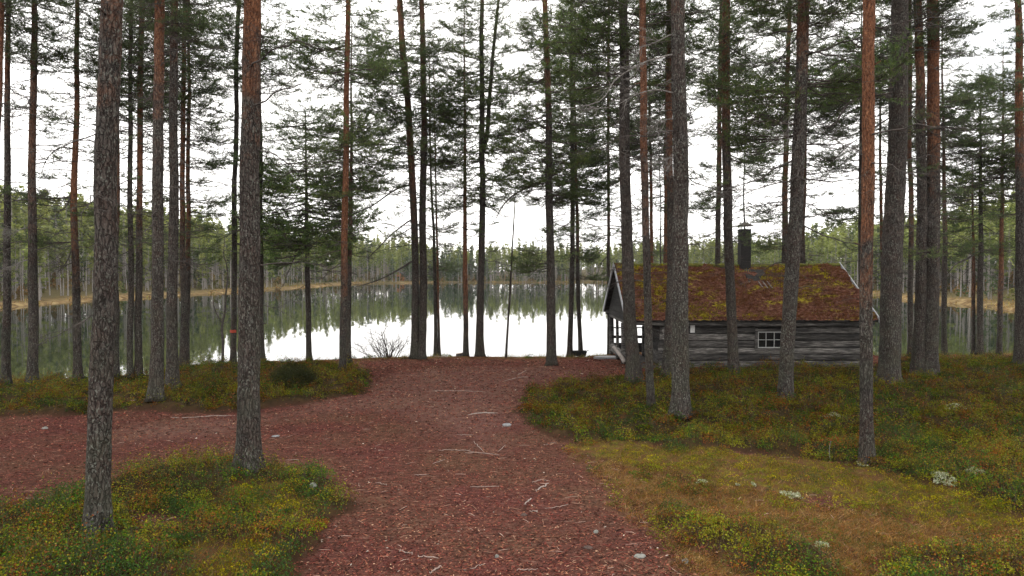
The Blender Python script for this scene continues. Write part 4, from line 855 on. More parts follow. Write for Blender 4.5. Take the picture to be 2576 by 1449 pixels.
# leaning pale log and slab step in front of the porch
def P3(px, py, Y): return atY(px, py, Y)
pts = [P3(1543, 872, 25.9), P3(1551, 882, 25.75), P3(1561, 894, 25.6), P3(1572, 912, 25.45)]
mb = MB(); c0 = pts[-1]; mb.tube(smooth_path(np.array(pts) - c0, 12), np.linspace(.055, .085, 12), 8, disp=lambda a, k: .08 * (vn(a * 2, k * .4, 3) - .5))
o = mb.build('leaning_log', mat_plain('pale_bare_log', (.30, .27, .25), .8, .3, 10), None, True, loc=c0); tag(o, 'short pale bare log leaning against the left corner of the cabin porch', 'log')
p = at_ground(1535, 901); mb = MB(); n = 14; a = np.arange(n) / n * 6.283; rr = 1 + .15 * np.array([vn(t * 2, 3.3, 4) for t in a])
top_ = np.stack([.62 * rr * np.cos(a), .30 * rr * np.sin(a), np.full(n, .07)], 1); bot = top_ * [1.05, 1.05, 0] - [0, 0, .05]
mb.quadgrid(np.stack([bot, top_]), closed=True); mb.add(np.concatenate([top_, [[0, 0, .085]]]), [(i, (i + 1) % n, n) for i in range(n)])
o = mb.build('flat_stone_step', STONE, None, False, loc=p); tag(o, 'flat grey stone slab lying at the left corner of the porch', 'stone slab')
# black fire trough on legs at the shore
b_ = at_ground(1457, 897); tr_ = empty('fire_trough', b_); tag(tr_, 'small black metal fire trough on short legs between two slender shore pines', 'fire trough')
mb = MB(); s = b_[1] / FPX; hw = 19 * s; hb = 16 * s; zl, zh = .07, .29; dp = .16
for (x0, x1, z) in ((hb, hw, 0),): pass
V = [(-hb, -dp * .8, zl), (hb, -dp * .8, zl), (hb, dp * .8, zl), (-hb, dp * .8, zl), (-hw, -dp, zh), (hw, -dp, zh), (hw, dp, zh), (-hw, dp, zh)]
I_ = [(x * .93, y * .9, z + (.02 if z < .1 else 0)) for x, y, z in V]; V = np.array(V + I_)
F = []
for i in range(4):
    j = (i + 1) % 4; F += [(i, j, 4 + j), (i, 4 + j, 4 + i), (8 + i, 12 + j, 8 + j), (8 + i, 12 + i, 12 + j), (4 + i, 4 + j, 12 + j), (4 + i, 12 + j, 12 + i)]
F += [(0, 2, 1), (0, 3, 2), (8, 9, 10), (8, 10, 11)]
mb.add(V, F); mb.build('trough', BLACKM, tr_)
for sx in (-1, 1):
    for sy in (-1, 1): mb = MB(); mb.box((sx * hb * .8 - .018, sy * .11 - .018, -.03), (sx * hb * .8 + .018, sy * .11 + .018, zl + .003)); mb.build('leg', BLACKM, tr_)
mb = MB(); mb.tube([(hw, 0, zh - .03), (hw + .05, 0, zh + .02), (hw + .09, 0, zh + .02)], .014, 6); mb.build('handle', BLACKM, tr_)

# ------------------------------------------------------------ woods round the lake
def far_pine(rng, H, ct=.5, wid=1.0, n=170, q=.72):
    """one distant tree: (trunk v,f), (foliage v,f,t)"""
    lean = rng.normal(0, .012, 2); pts = np.array([[lean[0] * z + .04 * math.sin(z + wid), lean[1] * z, z] for z in np.linspace(-.4, H, 6)])
    tw = tube(pts, np.linspace(.075 + .006 * H, .015, 6), 4, False)
    C = []; zc = H * ct
    nb = int(n / 6)
    for k in range(nb):
        u = rng.rand() ** .85; z = zc + (H - zc) * u; r = wid * (1 - u) ** .65 * rng.uniform(.35, 1.0) + .12; a = rng.uniform(0, 6.28)
        if u < .12 and rng.rand() < .4: continue
        for j in range(6):
            t = rng.uniform(.35, 1.05); C.append((math.cos(a) * r * t + rng.normal(0, .13), math.sin(a) * r * t + rng.normal(0, .13), z - .12 * r * t + rng.normal(0, .10)))
    C = np.array(C); C[:, :2] += np.array([np.interp(C[:, 2], pts[:, 2], pts[:, i]) for i in (0, 1)]).T
    m = len(C); d = rng.normal(size=(m, 3)); d[:, 2] = d[:, 2] * .45; d /= np.linalg.norm(d, axis=1)[:, None]; s = np.cross(d, rng.normal(size=(m, 3))); s /= np.linalg.norm(s, axis=1)[:, None]
    l = q * rng.uniform(.5, 1.2, (m, 1)); V = np.stack([C - d * l * .5 - s * l * .22, C - d * l * .5 + s * l * .22, C + d * l * .6], 1).reshape(-1, 3)
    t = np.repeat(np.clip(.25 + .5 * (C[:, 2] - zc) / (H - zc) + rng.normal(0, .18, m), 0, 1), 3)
    # bare lower twigs
    W = [tw[0]]; F = [tw[1]]; k0 = len(tw[0])
    for k in range(9):
        z = rng.uniform(.25, ct + .1) * H; a = rng.uniform(0, 6.28); l = rng.uniform(.4, 1.1); p = np.array([0, 0, z]); e = p + [math.cos(a) * l, math.sin(a) * l, rng.uniform(-.2, .3)]
        W.append(np.array([p - [0, 0, .02], p + [0, 0, .02], e])); F.append(np.array([[k0, k0 + 1, k0 + 2]])); k0 += 3
    return np.concatenate(W), np.concatenate(F), V, np.arange(m * 3).reshape(-1, 3), t
def far_birch(rng, H):
    pts = np.array([[.10 * math.sin(z * .6 + H), 0, z] for z in np.linspace(-.4, H, 7)]); tw = tube(pts, np.linspace(.085, .01, 7), 4, False); W = [tw[0]]; F = [tw[1]]; k0 = len(tw[0])
    for k in range(150):
        u = rng.uniform(.28, 1); z = u * H; a = rng.uniform(0, 6.28); l = (1.05 - u) * 2.2 * rng.uniform(.4, 1) + .25; p = np.array([.10 * math.sin(z * .6 + H), 0, z]) + rng.normal(0, .25, 3) * (1 - u); e = p + np.array([math.cos(a) * l * .5, math.sin(a) * l * .5, l * rng.uniform(.4, 1.1)])
        sd = np.array([-math.sin(a), math.cos(a), 0]) * .022; W.append(np.array([p - sd, p + sd, e])); F.append(np.array([[k0, k0 + 1, k0 + 2]])); k0 += 3
    return np.concatenate(W), np.concatenate(F), np.zeros((0, 3)), np.zeros((0, 3), int), np.zeros(0)
rng = np.random.RandomState(77)
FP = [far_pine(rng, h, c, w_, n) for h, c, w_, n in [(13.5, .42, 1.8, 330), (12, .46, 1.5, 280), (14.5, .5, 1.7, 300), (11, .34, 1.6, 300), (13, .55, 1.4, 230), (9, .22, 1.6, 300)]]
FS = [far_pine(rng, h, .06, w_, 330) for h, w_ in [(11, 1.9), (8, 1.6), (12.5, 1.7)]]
FB = [far_birch(rng, h) for h in (11, 9, 12)]
FARS = mat_needles('distant_spruce_needles', [(0, (.024, .036, .022)), (.6, (.055, .075, .038)), (1, (.09, .11, .05))])
# scatter
def lake_dir(X, Y):
    return np.where(X < -35, 0, np.where((X > 35) & (Y < 190), 2, 1))
N0 = 26000; X = rng.uniform(-200, 200, N0); Y = rng.uniform(28, 320, N0); s = sd_lake(X, Y)
vis = (np.abs(X) < Y * .83 + 6) & (s > 3.2)
dens = np.where(s < 14, .8, np.where(s < 55, .9, .5)) * (1 - .3 * sst(120, 200, Y)) * (.35 + 1.1 * fbm(X * .06, Y * .06, 4))
keep = vis & (rng.rand(N0) < dens) & (s < 95) & ((Y > 50) | (np.abs(X) > 40))
X, Y, s = X[keep], Y[keep], s[keep]; Z = terr(X, Y); bank = lake_dir(X, Y)
print('far trees', len(X))
kinds = rng.choice(3, len(X), p=[.70, .12, .18]); kinds = np.where((bank == 1) & (X < -8) & (rng.rand(len(X)) < .45), 1, kinds)
def inst(mb, tpl, x, y, z, sc_, a, tw, tn, dt):
    c, s_ = math.cos(a) * sc_, math.sin(a) * sc_; M = np.array([[c, s_, 0], [-s_, c, 0], [0, 0, sc_]]); o = np.array([x, y, z])
    mb.add(tpl[0] @ M + o, tpl[1], tw, np.full(len(tpl[0]), .5))
    if len(tpl[2]): mb.add(tpl[2] @ M + o, tpl[3], tn, np.clip(tpl[4] + dt, 0, 1))
# front row of each bank: individual trees
protos = {}
def proto(k, i, tpl):
    if (k, i) not in protos:
        mb = MB(); mb.add(tpl[0], tpl[1], 0); mb2 = MB()
        name = ('pine_tree', 'spruce_tree', 'birch_tree')[k]
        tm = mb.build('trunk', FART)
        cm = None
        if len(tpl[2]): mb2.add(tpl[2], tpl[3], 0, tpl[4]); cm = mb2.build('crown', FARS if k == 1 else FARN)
        protos[(k, i)] = [tm, cm, False]
    return protos[(k, i)]
order = np.argsort(s); indiv = set(); cnt = {0: 0, 1: 0, 2: 0}; lim = {0: 42, 1: 46, 2: 40}
for i in order:
    b = int(bank[i])
    if s[i] < 16 and cnt[b] < lim[b]: indiv.add(int(i)); cnt[b] += 1
GRP = {0: 'front row trees on the left bank', 1: 'front row trees on the far shore', 2: 'front row trees on the right bank'}
KN = {0: ('pines', 'pine_tree', 'pine tree'), 1: ('spruces', 'spruce_tree', 'spruce tree'), 2: ('birches', 'birch_tree', 'birch tree')}
sets = {0: FP, 1: FS, 2: FB}
wood = {0: MB(), 1: MB(), 2: MB()}
indrec = []; roots = []
for i in range(len(X)):
    k = int(kinds[i]); b = int(bank[i]); S = sets[k]; j = rng.randint(len(S)); sc_ = rng.uniform(.72, 1.15) * (.88 if b == 1 else 1.0) * (.8 if s[i] < 12 else 1); a = rng.uniform(0, 6.28)
    if i in indiv:
        indrec.append((i, k, b, None))
        pr = proto(k, j, S[j]); root = empty(KN[k][1], (X[i], Y[i], Z[i])); root.rotation_euler = (0, 0, a); root.scale = (sc_,) * 3
        roots.append(root); tag(root, None, KN[k][2], KN[k][0] + ' among the ' + GRP[b])
        for q in (0, 1):
            src = pr[q]
            if src is None: continue
            o = src if not pr[2] else src.copy()
            if pr[2]: col.objects.link(o)
            o.parent = root
        pr[2] = True
    else:
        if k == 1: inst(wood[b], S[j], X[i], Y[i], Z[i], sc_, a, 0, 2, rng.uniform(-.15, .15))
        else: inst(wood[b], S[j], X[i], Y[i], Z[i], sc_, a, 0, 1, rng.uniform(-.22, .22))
NICKS.sort(); gaps = {}
for (i, k, b, _), root in zip(indrec, roots):
    px = 1288 + X[i] / Y[i] * FPX; j = sum(1 for n_ in NICKS if n_[0] < px); gaps.setdefault((b, k, j), []).append((px, root))
ORD = ['', 'second ', 'third ', 'fourth ', 'fifth ', 'sixth ', 'seventh ', 'eighth ', 'ninth ', 'tenth ', 'eleventh ', 'twelfth ']
KD = ['pale trunked pine', 'dark spruce', 'bare birch']; BD = ['left bank', 'far shore', 'right bank']
for (b, k, j), lst in gaps.items():
    lst.sort(key=lambda q: q[0])
    if j == 0: where = 'left of ' + NICKS[0][1]
    elif j == len(NICKS): where = 'right of ' + NICKS[-1][1]
    else: where = 'between ' + NICKS[j - 1][1] + ' and ' + NICKS[j][1]
    for n_, (px, root) in enumerate(lst):
        od = '' if len(lst) == 1 else ('first ' if n_ == 0 else ORD[min(n_, 11)])
        root['label'] = (od + KD[k] + ' on ' + BD[b] + ' ' + where).strip()
WL = {0: 'dense pine wood rising up the left bank behind its front row', 1: 'distant mixed wood closing off the far end of the lake', 2: 'green pine wood climbing the right bank behind its front row'}
for b in wood:
    o = wood[b].build('wood', [FART, FARN, FARS]); tag(o, WL[b], 'wood', kind='stuff')
# bushes and reeds at the far water's edge
n = 5200; X = rng.uniform(-75, 80, n); Y = rng.uniform(45, 235, n); s = sd_lake(X, Y); k = (s > -.2) & (s < 5) ; X, Y, s = X[k], Y[k], s[k]
X = np.repeat(X, 8) + rng.normal(0, .5, len(X) * 8); Y = np.repeat(Y, 8) + rng.normal(0, .5, len(Y) * 8); s = sd_lake(X, Y); k = s > -.1; X, Y = X[k], Y[k]; Z = terr(X, Y); n = len(X)
h = rng.uniform(.15, .5, n); a = rng.normal(0, .15, (n, 2)); wv = rng.uniform(.04, .10, n); th = rng.uniform(0, 3.14, n)
V = np.stack([np.stack([X - wv * np.cos(th), Y - wv * np.sin(th), Z - .02], 1), np.stack([X + wv * np.cos(th), Y + wv * np.sin(th), Z - .02], 1), np.stack([X + a[:, 0], Y + a[:, 1], Z + h], 1)], 1).reshape(-1, 3)
mb = MB(); mb.add(V, np.arange(n * 3).reshape(-1, 3), 0, np.repeat(pal(rng, n, [(.20, .12, .055), (.27, .19, .09), (.12, .06, .03), (.16, .14, .055)]), 3, 0))
o = mb.build('shore_grass', LEAF); tag(o, 'golden brown sedge fringing the far edges of the lake', 'grass', kind='stuff')
# young bushy growth under the woods behind the shore
n = 2600; X = rng.uniform(-100, 100, n); Y = rng.uniform(50, 260, n); s = sd_lake(X, Y); k = (s > 4.5) & (s < 26) & (np.abs(X) < Y * .82 + 6); X, Y = X[k], Y[k]; Z = terr(X, Y); m = 60
I = np.repeat(np.arange(len(X)), m); N = len(I); R_ = rng.uniform(.5, 1.4, len(X)); H_ = rng.uniform(.8, 3.0, len(X)); u = rng.rand(N); th = rng.uniform(0, 6.28, N); rr = R_[I] * (1 - u) ** .6 * np.sqrt(rng.rand(N))
P = np.stack([X[I] + np.cos(th) * rr, Y[I] + np.sin(th) * rr, Z[I] + u * H_[I]], 1); base_c = pal(rng, len(X), [(.05, .065, .03), (.085, .085, .035), (.12, .075, .04), (.035, .05, .025)])
V, F, cc = leaf_quads(P, rng, .42, base_c[I] * rng.uniform(.6, 1.4, (N, 1)), .7); mb = MB(); mb.add(V, F, 0, cc); o = mb.build('undergrowth', LEAF); tag(o, 'low bushy undergrowth beneath the woods around the lake', 'undergrowth', kind='stuff')
# small far hut
p = atY(1005, 700, 224); z = float(terr(p[0], 224)); hut = empty('far_hut', (p[0], 224, z)); tag(hut, 'tiny orange brown hut with a dark roof on the far shore', 'hut')
mb = MB(); w2 = 1.7; mb.add([(-w2, -1.5, -.3), (w2, -1.5, -.3), (w2, -1.5, 1.7), (0, -1.5, 3.0), (-w2, -1.5, 1.7), (-w2, 1.5, -.3), (w2, 1.5, -.3), (w2, 1.5, 1.7), (0, 1.5, 3.0), (-w2, 1.5, 1.7)], [(0, 1, 2), (0, 2, 4), (4, 2, 3), (5, 7, 6), (5, 9, 7), (9, 8, 7), (1, 6, 7), (1, 7, 2), (0, 4, 9), (0, 9, 5)])
mb.build('wall', mat_plain('orange_brown_boards', (.30, .13, .06), .8, .25, 3), hut)
mb = MB()
for sgn in (-1, 1):
    mb.add([(0, -1.8, 3.12), (0, 1.8, 3.12), (sgn * 2.1, 1.8, 1.45), (sgn * 2.1, -1.8, 1.45), (0, -1.8, 3.0), (0, 1.8, 3.0), (sgn * 2.1, 1.8, 1.33), (sgn * 2.1, -1.8, 1.33)], [(0, 1, 2), (0, 2, 3), (4, 6, 5), (4, 7, 6), (3, 2, 6), (3, 6, 7), (0, 3, 7), (0, 7, 4), (1, 5, 6), (1, 6, 2)])
mb.build('roof', LOGD, hut)
mb = MB(); mb.box((-.35, -1.53, -.2), (.35, -1.505, 1.5)); mb.build('door', LOGD, hut)

# ------------------------------------------------------------ ground cover on the point
rng = np.random.RandomState(11)
def view_mask(X, Y, m=.8): return (np.abs(X) < Y * .76 + m)
def scatter(n, y0=7.0, y1=34, pw=1.0):
    Y = y0 + (y1 - y0) * rng.rand(n) ** pw; X = rng.uniform(-1, 1, n) * (Y * .76 + 2.4); return X, Y
# tall dwarf shrubs: bilberry, lingonberry, heather
def shrubs(n, leafn, size, y0, y1, thr=.45):
    X, Y = scatter(n, y0, y1); h, m, g = fields(X, Y); s = sd_lake(X, Y)
    k = (h > thr + .85 * (rng.rand(n) - .5)) & (s > .3); X, Y, h = X[k], Y[k], h[k]; n = len(X); Z = ground_z(X, Y)
    cl_ = fbm(X * 1.3, Y * 1.3, 8); tall = .45 + 1.1 * sst(.3, .72, cl_); tall = tall * (.55 + .45 * sst(.4, .95, h)); hh = rng.uniform(.07, .24, n) * tall
    lean = rng.normal(0, .35, (n, 2)); tip = np.stack([X + lean[:, 0] * hh, Y + lean[:, 1] * hh, Z + hh], 1); base = np.stack([X, Y, Z - .01], 1)
    # species by low frequency noise
    q = fbm(X * .9 + 20, Y * .9, 5); q2 = fbm(X * 2.4, Y * 2.4 + 9, 7); r = .5 + .8 * (q - .5) + .9 * (q2 - .5) + .14 * (rng.rand(n) - .5)
    nearL = (X < 0) & (Y < 16)
    cols = np.zeros((n, 3))
    P = [((.022, .044, .014), 0), ((.050, .092, .018), .36), ((.130, .125, .020), .44), ((.095, .050, .018), .50), ((.150, .058, .026), .57), ((.050, .056, .018), .63), ((.105, .115, .022), .70)]
    r = np.where(nearL, r * .86, r + .02)
    for c, t in P: cols[r > t] = c
    red = rng.rand(n) < .09; cols[red] = (.16, .055, .030); yl = rng.rand(n) < .09; cols[yl] = (.16, .15, .03)
    u = rng.uniform(.3, 1.12, (n, leafn, 1)); C = base[:, None] + (tip - base)[:, None] * u + rng.normal(0, 1, (n, leafn, 3)) * (.022 + .12 * hh[:, None, None])
    C = C.reshape(-1, 3); cl = np.repeat(cols, leafn, 0) * rng.uniform(.55, 1.5, (len(C), 1)) * rng.uniform(.9, 1.1, (len(C), 3))
    V, F, cc = leaf_quads(C, rng, size, cl, .7); mb = MB(); mb.add(V, F, 0, cc)
    w_ = .0035; V = np.stack([base - [w_, 0, 0], base + [w_, 0, 0], tip], 1).reshape(-1, 3); mb.add(V, np.arange(n * 3).reshape(-1, 3), 1)
    print('shrubs', n, n * leafn); return mb
def clumps(n, leafn, size, y0, y1):
    X, Y = scatter(n, y0, y1); h, m, g = fields(X, Y); s = sd_lake(X, Y)
    h = np.maximum(h, .62 * sst(.54, .64, fbm(X * 1.7, Y * 1.7, 14)) * ((m > .2) | (g > .2))); k = (h > .12 + .75 * rng.rand(n)) & (s > .35); X, Y, h = X[k], Y[k], h[k]; X = np.append(X, BM[0]); Y = np.append(Y, BM[1]); h = np.append(h, 1); n = len(X); Z = ground_z(X, Y)
    big = rng.rand(n) ** 2; r = (.07 + .19 * big) * (.6 + .4 * h); ht = (.06 + .27 * rng.rand(n) ** 1.4) * (.5 + .5 * h) * (.6 + .9 * fbm(X * .8, Y * .8, 9)); r[-1] = .7; ht[-1] = .55
    q = fbm(X * .9 + 20, Y * .9, 5); q2 = fbm(X * 2.4, Y * 2.4 + 9, 7); sp = .5 + .8 * (q - .5) + .7 * (q2 - .5) + .34 * (rng.rand(n) - .5); sp = np.where((X < 0) & (Y < 16), sp - .13, sp + .02); sp[-1] = .65
    C0 = np.array([(.022, .042, .013), (.046, .088, .017), (.120, .125, .020), (.074, .044, .018), (.155, .064, .028), (.034, .036, .017), (.130, .125, .023)]); idx = np.digitize(sp, [.34, .42, .48, .56, .62, .68]); cols = C0[idx]
    nl = np.maximum((leafn * (r / .15) ** 1.7), 12).astype(int); nl = np.minimum(nl, 2200); nl[-1] = 7000; I = np.repeat(np.arange(n), nl); N = len(I)
    th = rng.uniform(0, 6.283, N); el = rng.rand(N); rr = np.sqrt(1 - el ** 2) * rng.uniform(.75, 1.1, N); lob = 1 + .35 * (vn(th * 1.6 + I * 3.7, el * 3 + I, 3) - .5) * 2
    P = np.stack([X[I] + np.cos(th) * rr * r[I] * lob, Y[I] + np.sin(th) * rr * r[I] * lob, Z[I] + (el * rng.uniform(.55, 1.12, N)) * ht[I] * lob + .01], 1)
    cl = cols[I] * rng.uniform(.5, 1.6, (N, 1)) * rng.uniform(.88, 1.12, (N, 3)); od = rng.rand(N); od[I == n - 1] = 1; cl[I == n - 1] *= .6; cl[od < .05] = (.15, .055, .03); cl[(od > .05) & (od < .10)] = (.17, .155, .035)
    V, F, cc = leaf_quads(P, rng, size, cl, .8); mb = MB(); mb.add(V, F, 0, cc); print('clumps', n, N); return mb
BM = at_ground(735, 968)
mb = shrubs(16000, 7, .026, 7.0, 13.5)
for m2 in (shrubs(24000, 6, .034, 13.5, 31), clumps(4800, 120, .026, 7.0, 14), clumps(8500, 75, .036, 13.5, 31)):
  for i in range(len(m2.v)): mb.v.append(m2.v[i]); mb.f.append(m2.f[i] + mb.n); mb.m.append(m2.m[i]); mb.c.append(m2.c[i])
  mb.n += m2.n
def lowtufts(n, fi, thr, cols, wts, size, y0=7., y1=27., hh=.06):
    X, Y = scatter(n, y0, y1, 1.2); f = fields(X, Y); v = f[fi] if fi < 3 else np.maximum(f[2], 0); k = (v > thr * (.5 + rng.rand(n))) & (sd_lake(X, Y) > .6) & (fbm(X * 2.6 + 3, Y * 2.6, 2 + fi) > .40); X, Y = X[k], Y[k]; n = len(X); Z = ground_z(X, Y)
    r = rng.uniform(.03, .17, n); nl = (26 * (r / .08) ** 1.4).astype(int) + 5; I = np.repeat(np.arange(n), nl); N = len(I); th = rng.uniform(0, 6.283, N); q = np.sqrt(rng.rand(N)); base_c = pal(rng, n, cols, wts)
    P = np.stack([X[I] + np.cos(th) * q * r[I], Y[I] + np.sin(th) * q * r[I], Z[I] + (1 - q ** 2) * hh * (r[I] / .08) * rng.uniform(.6, 1.1, N) + .004], 1)
    V, F, cc = leaf_quads(P, rng, size, base_c[I] * rng.uniform(.55, 1.5, (N, 1)), .9); mb = MB(); mb.add(V, F, 0, cc); print('tufts', N); return mb
def merge(a, b):
    for i in range(len(b.v)): a.v.append(b.v[i]); a.f.append(b.f[i] + a.n); a.m.append(b.m[i]); a.c.append(b.c[i])
    a.n += b.n
for i in range(len(m2.v)): mb.v.append(m2.v[i]); mb.f.append(m2.f[i] + mb.n); mb.m.append(m2.m[i]); mb.c.append(m2.c[i])
o = mb.build('heather_and_bilberry', [LEAF, STEM]); tag(o, 'low mat of green, rust and brown bilberry and heather beside the path', 'ground cover', kind='stuff')
# moss tufts
def blades(X, Y, h0, h1, w0, colf, lean=.5, slant=(0, 0)):
    n = len(X); Z = ground_z(X, Y) - .005; h = rng.uniform(h0, h1, n); th = rng.uniform(0, 3.14, n); a = rng.normal(0, lean, (n, 2)) + slant; wv = w0 * rng.uniform(.6, 1.4, n)
    V = np.stack([np.stack([X - wv * np.cos(th), Y - wv * np.sin(th), Z], 1), np.stack([X + wv * np.cos(th), Y + wv * np.sin(th), Z], 1), np.stack([X + a[:, 0] * h, Y + a[:, 1] * h, Z + h], 1)], 1).reshape(-1, 3)
    return V, np.arange(n * 3).reshape(-1, 3), 0, np.repeat(colf, 3, 0)
X, Y = scatter(420000, 7, 31, 1.5); h, m, g = fields(X, Y); k = (m > .25 + .5 * rng.rand(len(X))) & (sd_lake(X, Y) > .5) & (fbm(X * 2.2, Y * 2.2, 13) + .3 * (vn(X * 7, Y * 7, 2) - .5) > .43); X, Y = X[k], Y[k]
mb = MB(); mb.add(*blades(X, Y, .012, .045, .007, pal(rng, len(X), [(.115, .098, .016), (.165, .138, .022), (.060, .068, .014), (.10, .055, .022), (.22, .19, .035)], [3, 2.4, 2.4, 2.4, .8]), .7))
merge(mb, lowtufts(16000, 1, .3, [(.13, .112, .018), (.21, .18, .026), (.065, .075, .016), (.10, .055, .024), (.045, .055, .016)], [3, 2, 2, 1.6, 1.4], .020))
o = mb.build('yellow_moss', LEAF); tag(o, 'bright yellow green moss carpet between the heather and the bare path', 'moss', kind='stuff')
print('moss', len(X))
X, Y = scatter(520000, 7, 24, 1.3); h, m, g = fields(X, Y); k = (np.maximum(g, m * .35) > .2 + .6 * rng.rand(len(X))); X, Y = X[k], Y[k]
mb = MB(); mb.add(*blades(X, Y, .02, .085, .0035, pal(rng, len(X), [(.17, .085, .035), (.11, .050, .024), (.24, .14, .065), (.075, .070, .018), (.30, .21, .12)], [3, 3, 2, 1.8, .8]), .9, (.5, -.2)))
merge(mb, lowtufts(15000, 2, .3, [(.15, .075, .034), (.10, .045, .022), (.20, .125, .060), (.060, .062, .018), (.12, .11, .02), (.04, .022, .014)], [3, 3, 1.6, 2, 1, 1.6], .022))
o = mb.build('dry_grass', LEAF); tag(o, 'short rusty brown dry grass and needles in the lower right foreground', 'dry grass', kind='stuff')
print('grass', len(X))
# pine needle litter, cones and bark flakes
X, Y = scatter(230000, 7, 29, 1.5); h, m, g = fields(X, Y); k = (h < .5) & (m < .6) & (sd_lake(X, Y) > .9) & (g < .9); X, Y = X[k], Y[k]; n = len(X)
cl = pal(rng, n, [(.108, .040, .034), (.16, .070, .054), (.055, .022, .018), (.20, .105, .072), (.28, .185, .135), (.016, .009, .008), (.34, .30, .26)], [5, 4, 3.5, 1.5, .5, 3.4, .08])
L_ = rng.uniform(.008, .030, n) * (1 + .7 * sst(11, 22, Y)) * rng.choice([1, 1.9], n, p=[.92, .08]); W_ = rng.uniform(.003, .008, n) * (1 + .9 * sst(11, 22, Y)); th = rng.normal(0, .8, n); Z = ground_z(X, Y) + rng.uniform(.002, .012, n)
d = np.stack([np.cos(th), np.sin(th), rng.normal(0, .25, n)], 1); p_ = np.stack([-np.sin(th), np.cos(th), rng.normal(0, .5, n)], 1); C = np.stack([X, Y, Z], 1)
V = np.stack([C - d * L_[:, None], C + p_ * W_[:, None], C + d * L_[:, None], C - p_ * W_[:, None]], 1).reshape(-1, 3); i = np.arange(n)[:, None] * 4
mb = MB(); mb.add(V, np.concatenate([i + [0, 1, 2], i + [0, 2, 3]]), 0, np.repeat(cl, 4, 0))
X, Y = scatter(2600, 7, 28, 1.2); h, m, g = fields(X, Y); k = (h < .3) & (m < .4) & (sd_lake(X, Y) > .9); X, Y = X[k], Y[k]; n = len(X)
for x, y in zip(X, Y):
    a = rng.normal(0, .9); l = rng.uniform(.03, .11); z = gz(x, y) + .006; dx, dy = math.cos(a) * l, math.sin(a) * l; q_ = rng.normal(0, .012, 2)
    mb.tube([(x - dx, y - dy, z), (x + q_[0], y + q_[1], z + .006), (x + dx, y + dy, z)], [.0022, .0035, .002], 3, 0, pal(rng, 1, [(.20, .13, .10), (.10, .055, .04), (.06, .035, .028), (.27, .20, .17)])[0])
o = mb.build('needle_litter', mat_leaf('litter', trans=.02, rough=1.0, spec=.03)); tag(o, 'red brown carpet of fallen pine needles, bark flakes and cone scales on the path', 'needle litter', kind='stuff')
# grass tufts on the lip of the bank
n = 26000; t = rng.rand(n); cx = np.array(crest); d_ = np.concatenate([[0], np.cumsum(np.linalg.norm(np.diff(cx, axis=0), axis=1))]); u = t * d_[-1]
X = np.interp(u, d_, cx[:, 0]) + rng.normal(0, .15, n); Y = np.interp(u, d_, cx[:, 1]) + rng.uniform(-.5, .75, n); k = (fbm(X * .9, Y * .3, 6) > .47) & (np.abs(X) < 24) & ((X < 4) | (X > 15.5)); X, Y = X[k], Y[k]
mb = MB(); mb.add(*blades(X, Y, .05, .24, .005, pal(rng, len(X), [(.12, .11, .03), (.20, .15, .07), (.07, .06, .025), (.25, .20, .11)]), .3))
o = mb.build('bank_grass', LEAF); tag(o, 'thin wispy grass along the edge of the bank above the water', 'grass', kind='stuff')
# pale reindeer lichen cushions
LICH = mat_plain('reindeer_lichen', (.185, .195, .14), .95, .3, 30)
def cushion(px, py, wpx, lab):
    c = at_ground(px, py); s = c[1] / FPX; r = wpx * s / 2 * 1.25; mb = MB(); m = 2600; a = rng.uniform(0, 6.283, m); q = np.sqrt(rng.rand(m)); x = q * r * np.cos(a); y = q * r * np.sin(a) * .85
    k = (fbm(x * 5 + px, y * 5 + py, 3) + .35 * (vn(x * 16 + px, y * 16, 6) - .5) - .25 * q > .42); x, y = x[k], y[k]; n = len(x); X = c[0] + x; Y = c[1] + y; Z = ground_z(X, Y)
    P = np.stack([x, y, Z - c[2] + rng.uniform(.01, .06, n) * (1.1 - (x ** 2 + y ** 2) ** .5 / r * .5)], 1)
    V, F, cc = leaf_quads(P, rng, .026, pal(rng, n, [(.36, .38, .28), (.28, .31, .20), (.42, .42, .34), (.16, .15, .08)]), 1.0); mb.add(V, F, 0, cc)
    o = mb.build('lichen_cushion', LEAF, None, False, loc=c); tag(o, lab, 'lichen', 'pale lichen cushions on the forest floor')
for px, py, wp, lab in [(1768, 1217, 26, 'small pale lichen cushion at the left end of the yellow moss belt'), (1835, 1228, 44, 'wider pale lichen cushion below the yellow moss belt, next to the small leftmost one'), (1885, 1222, 26, 'pale lichen cushion right of the widest one in the yellow moss'),
        (1990, 1250, 50, 'greyish lichen cushion between yellow moss and brown grass, left of the orange foreground trunk'), (2092, 1047, 44, 'pale lichen cushion in the heather behind and left of the orange foreground trunk'), (2405, 1022, 62, 'grey lichen cushion high in the heather on the right, over a hump'),
        (2372, 1208, 70, 'largest whitish lichen cushion, in the heather right of the orange foreground trunk'), (2445, 1190, 50, 'whitish lichen cushion just right of the largest one'), (2248, 1222, 24, 'small lichen cushion under the orange foreground trunk, to its right'), (2062, 1378, 50, 'pale lichen cushion among the brown grass near the bottom right'), (2185, 1166, 46, 'ring of pale lichen around the foot of the orange foreground trunk')]:
    cushion(px, py, wp, lab)
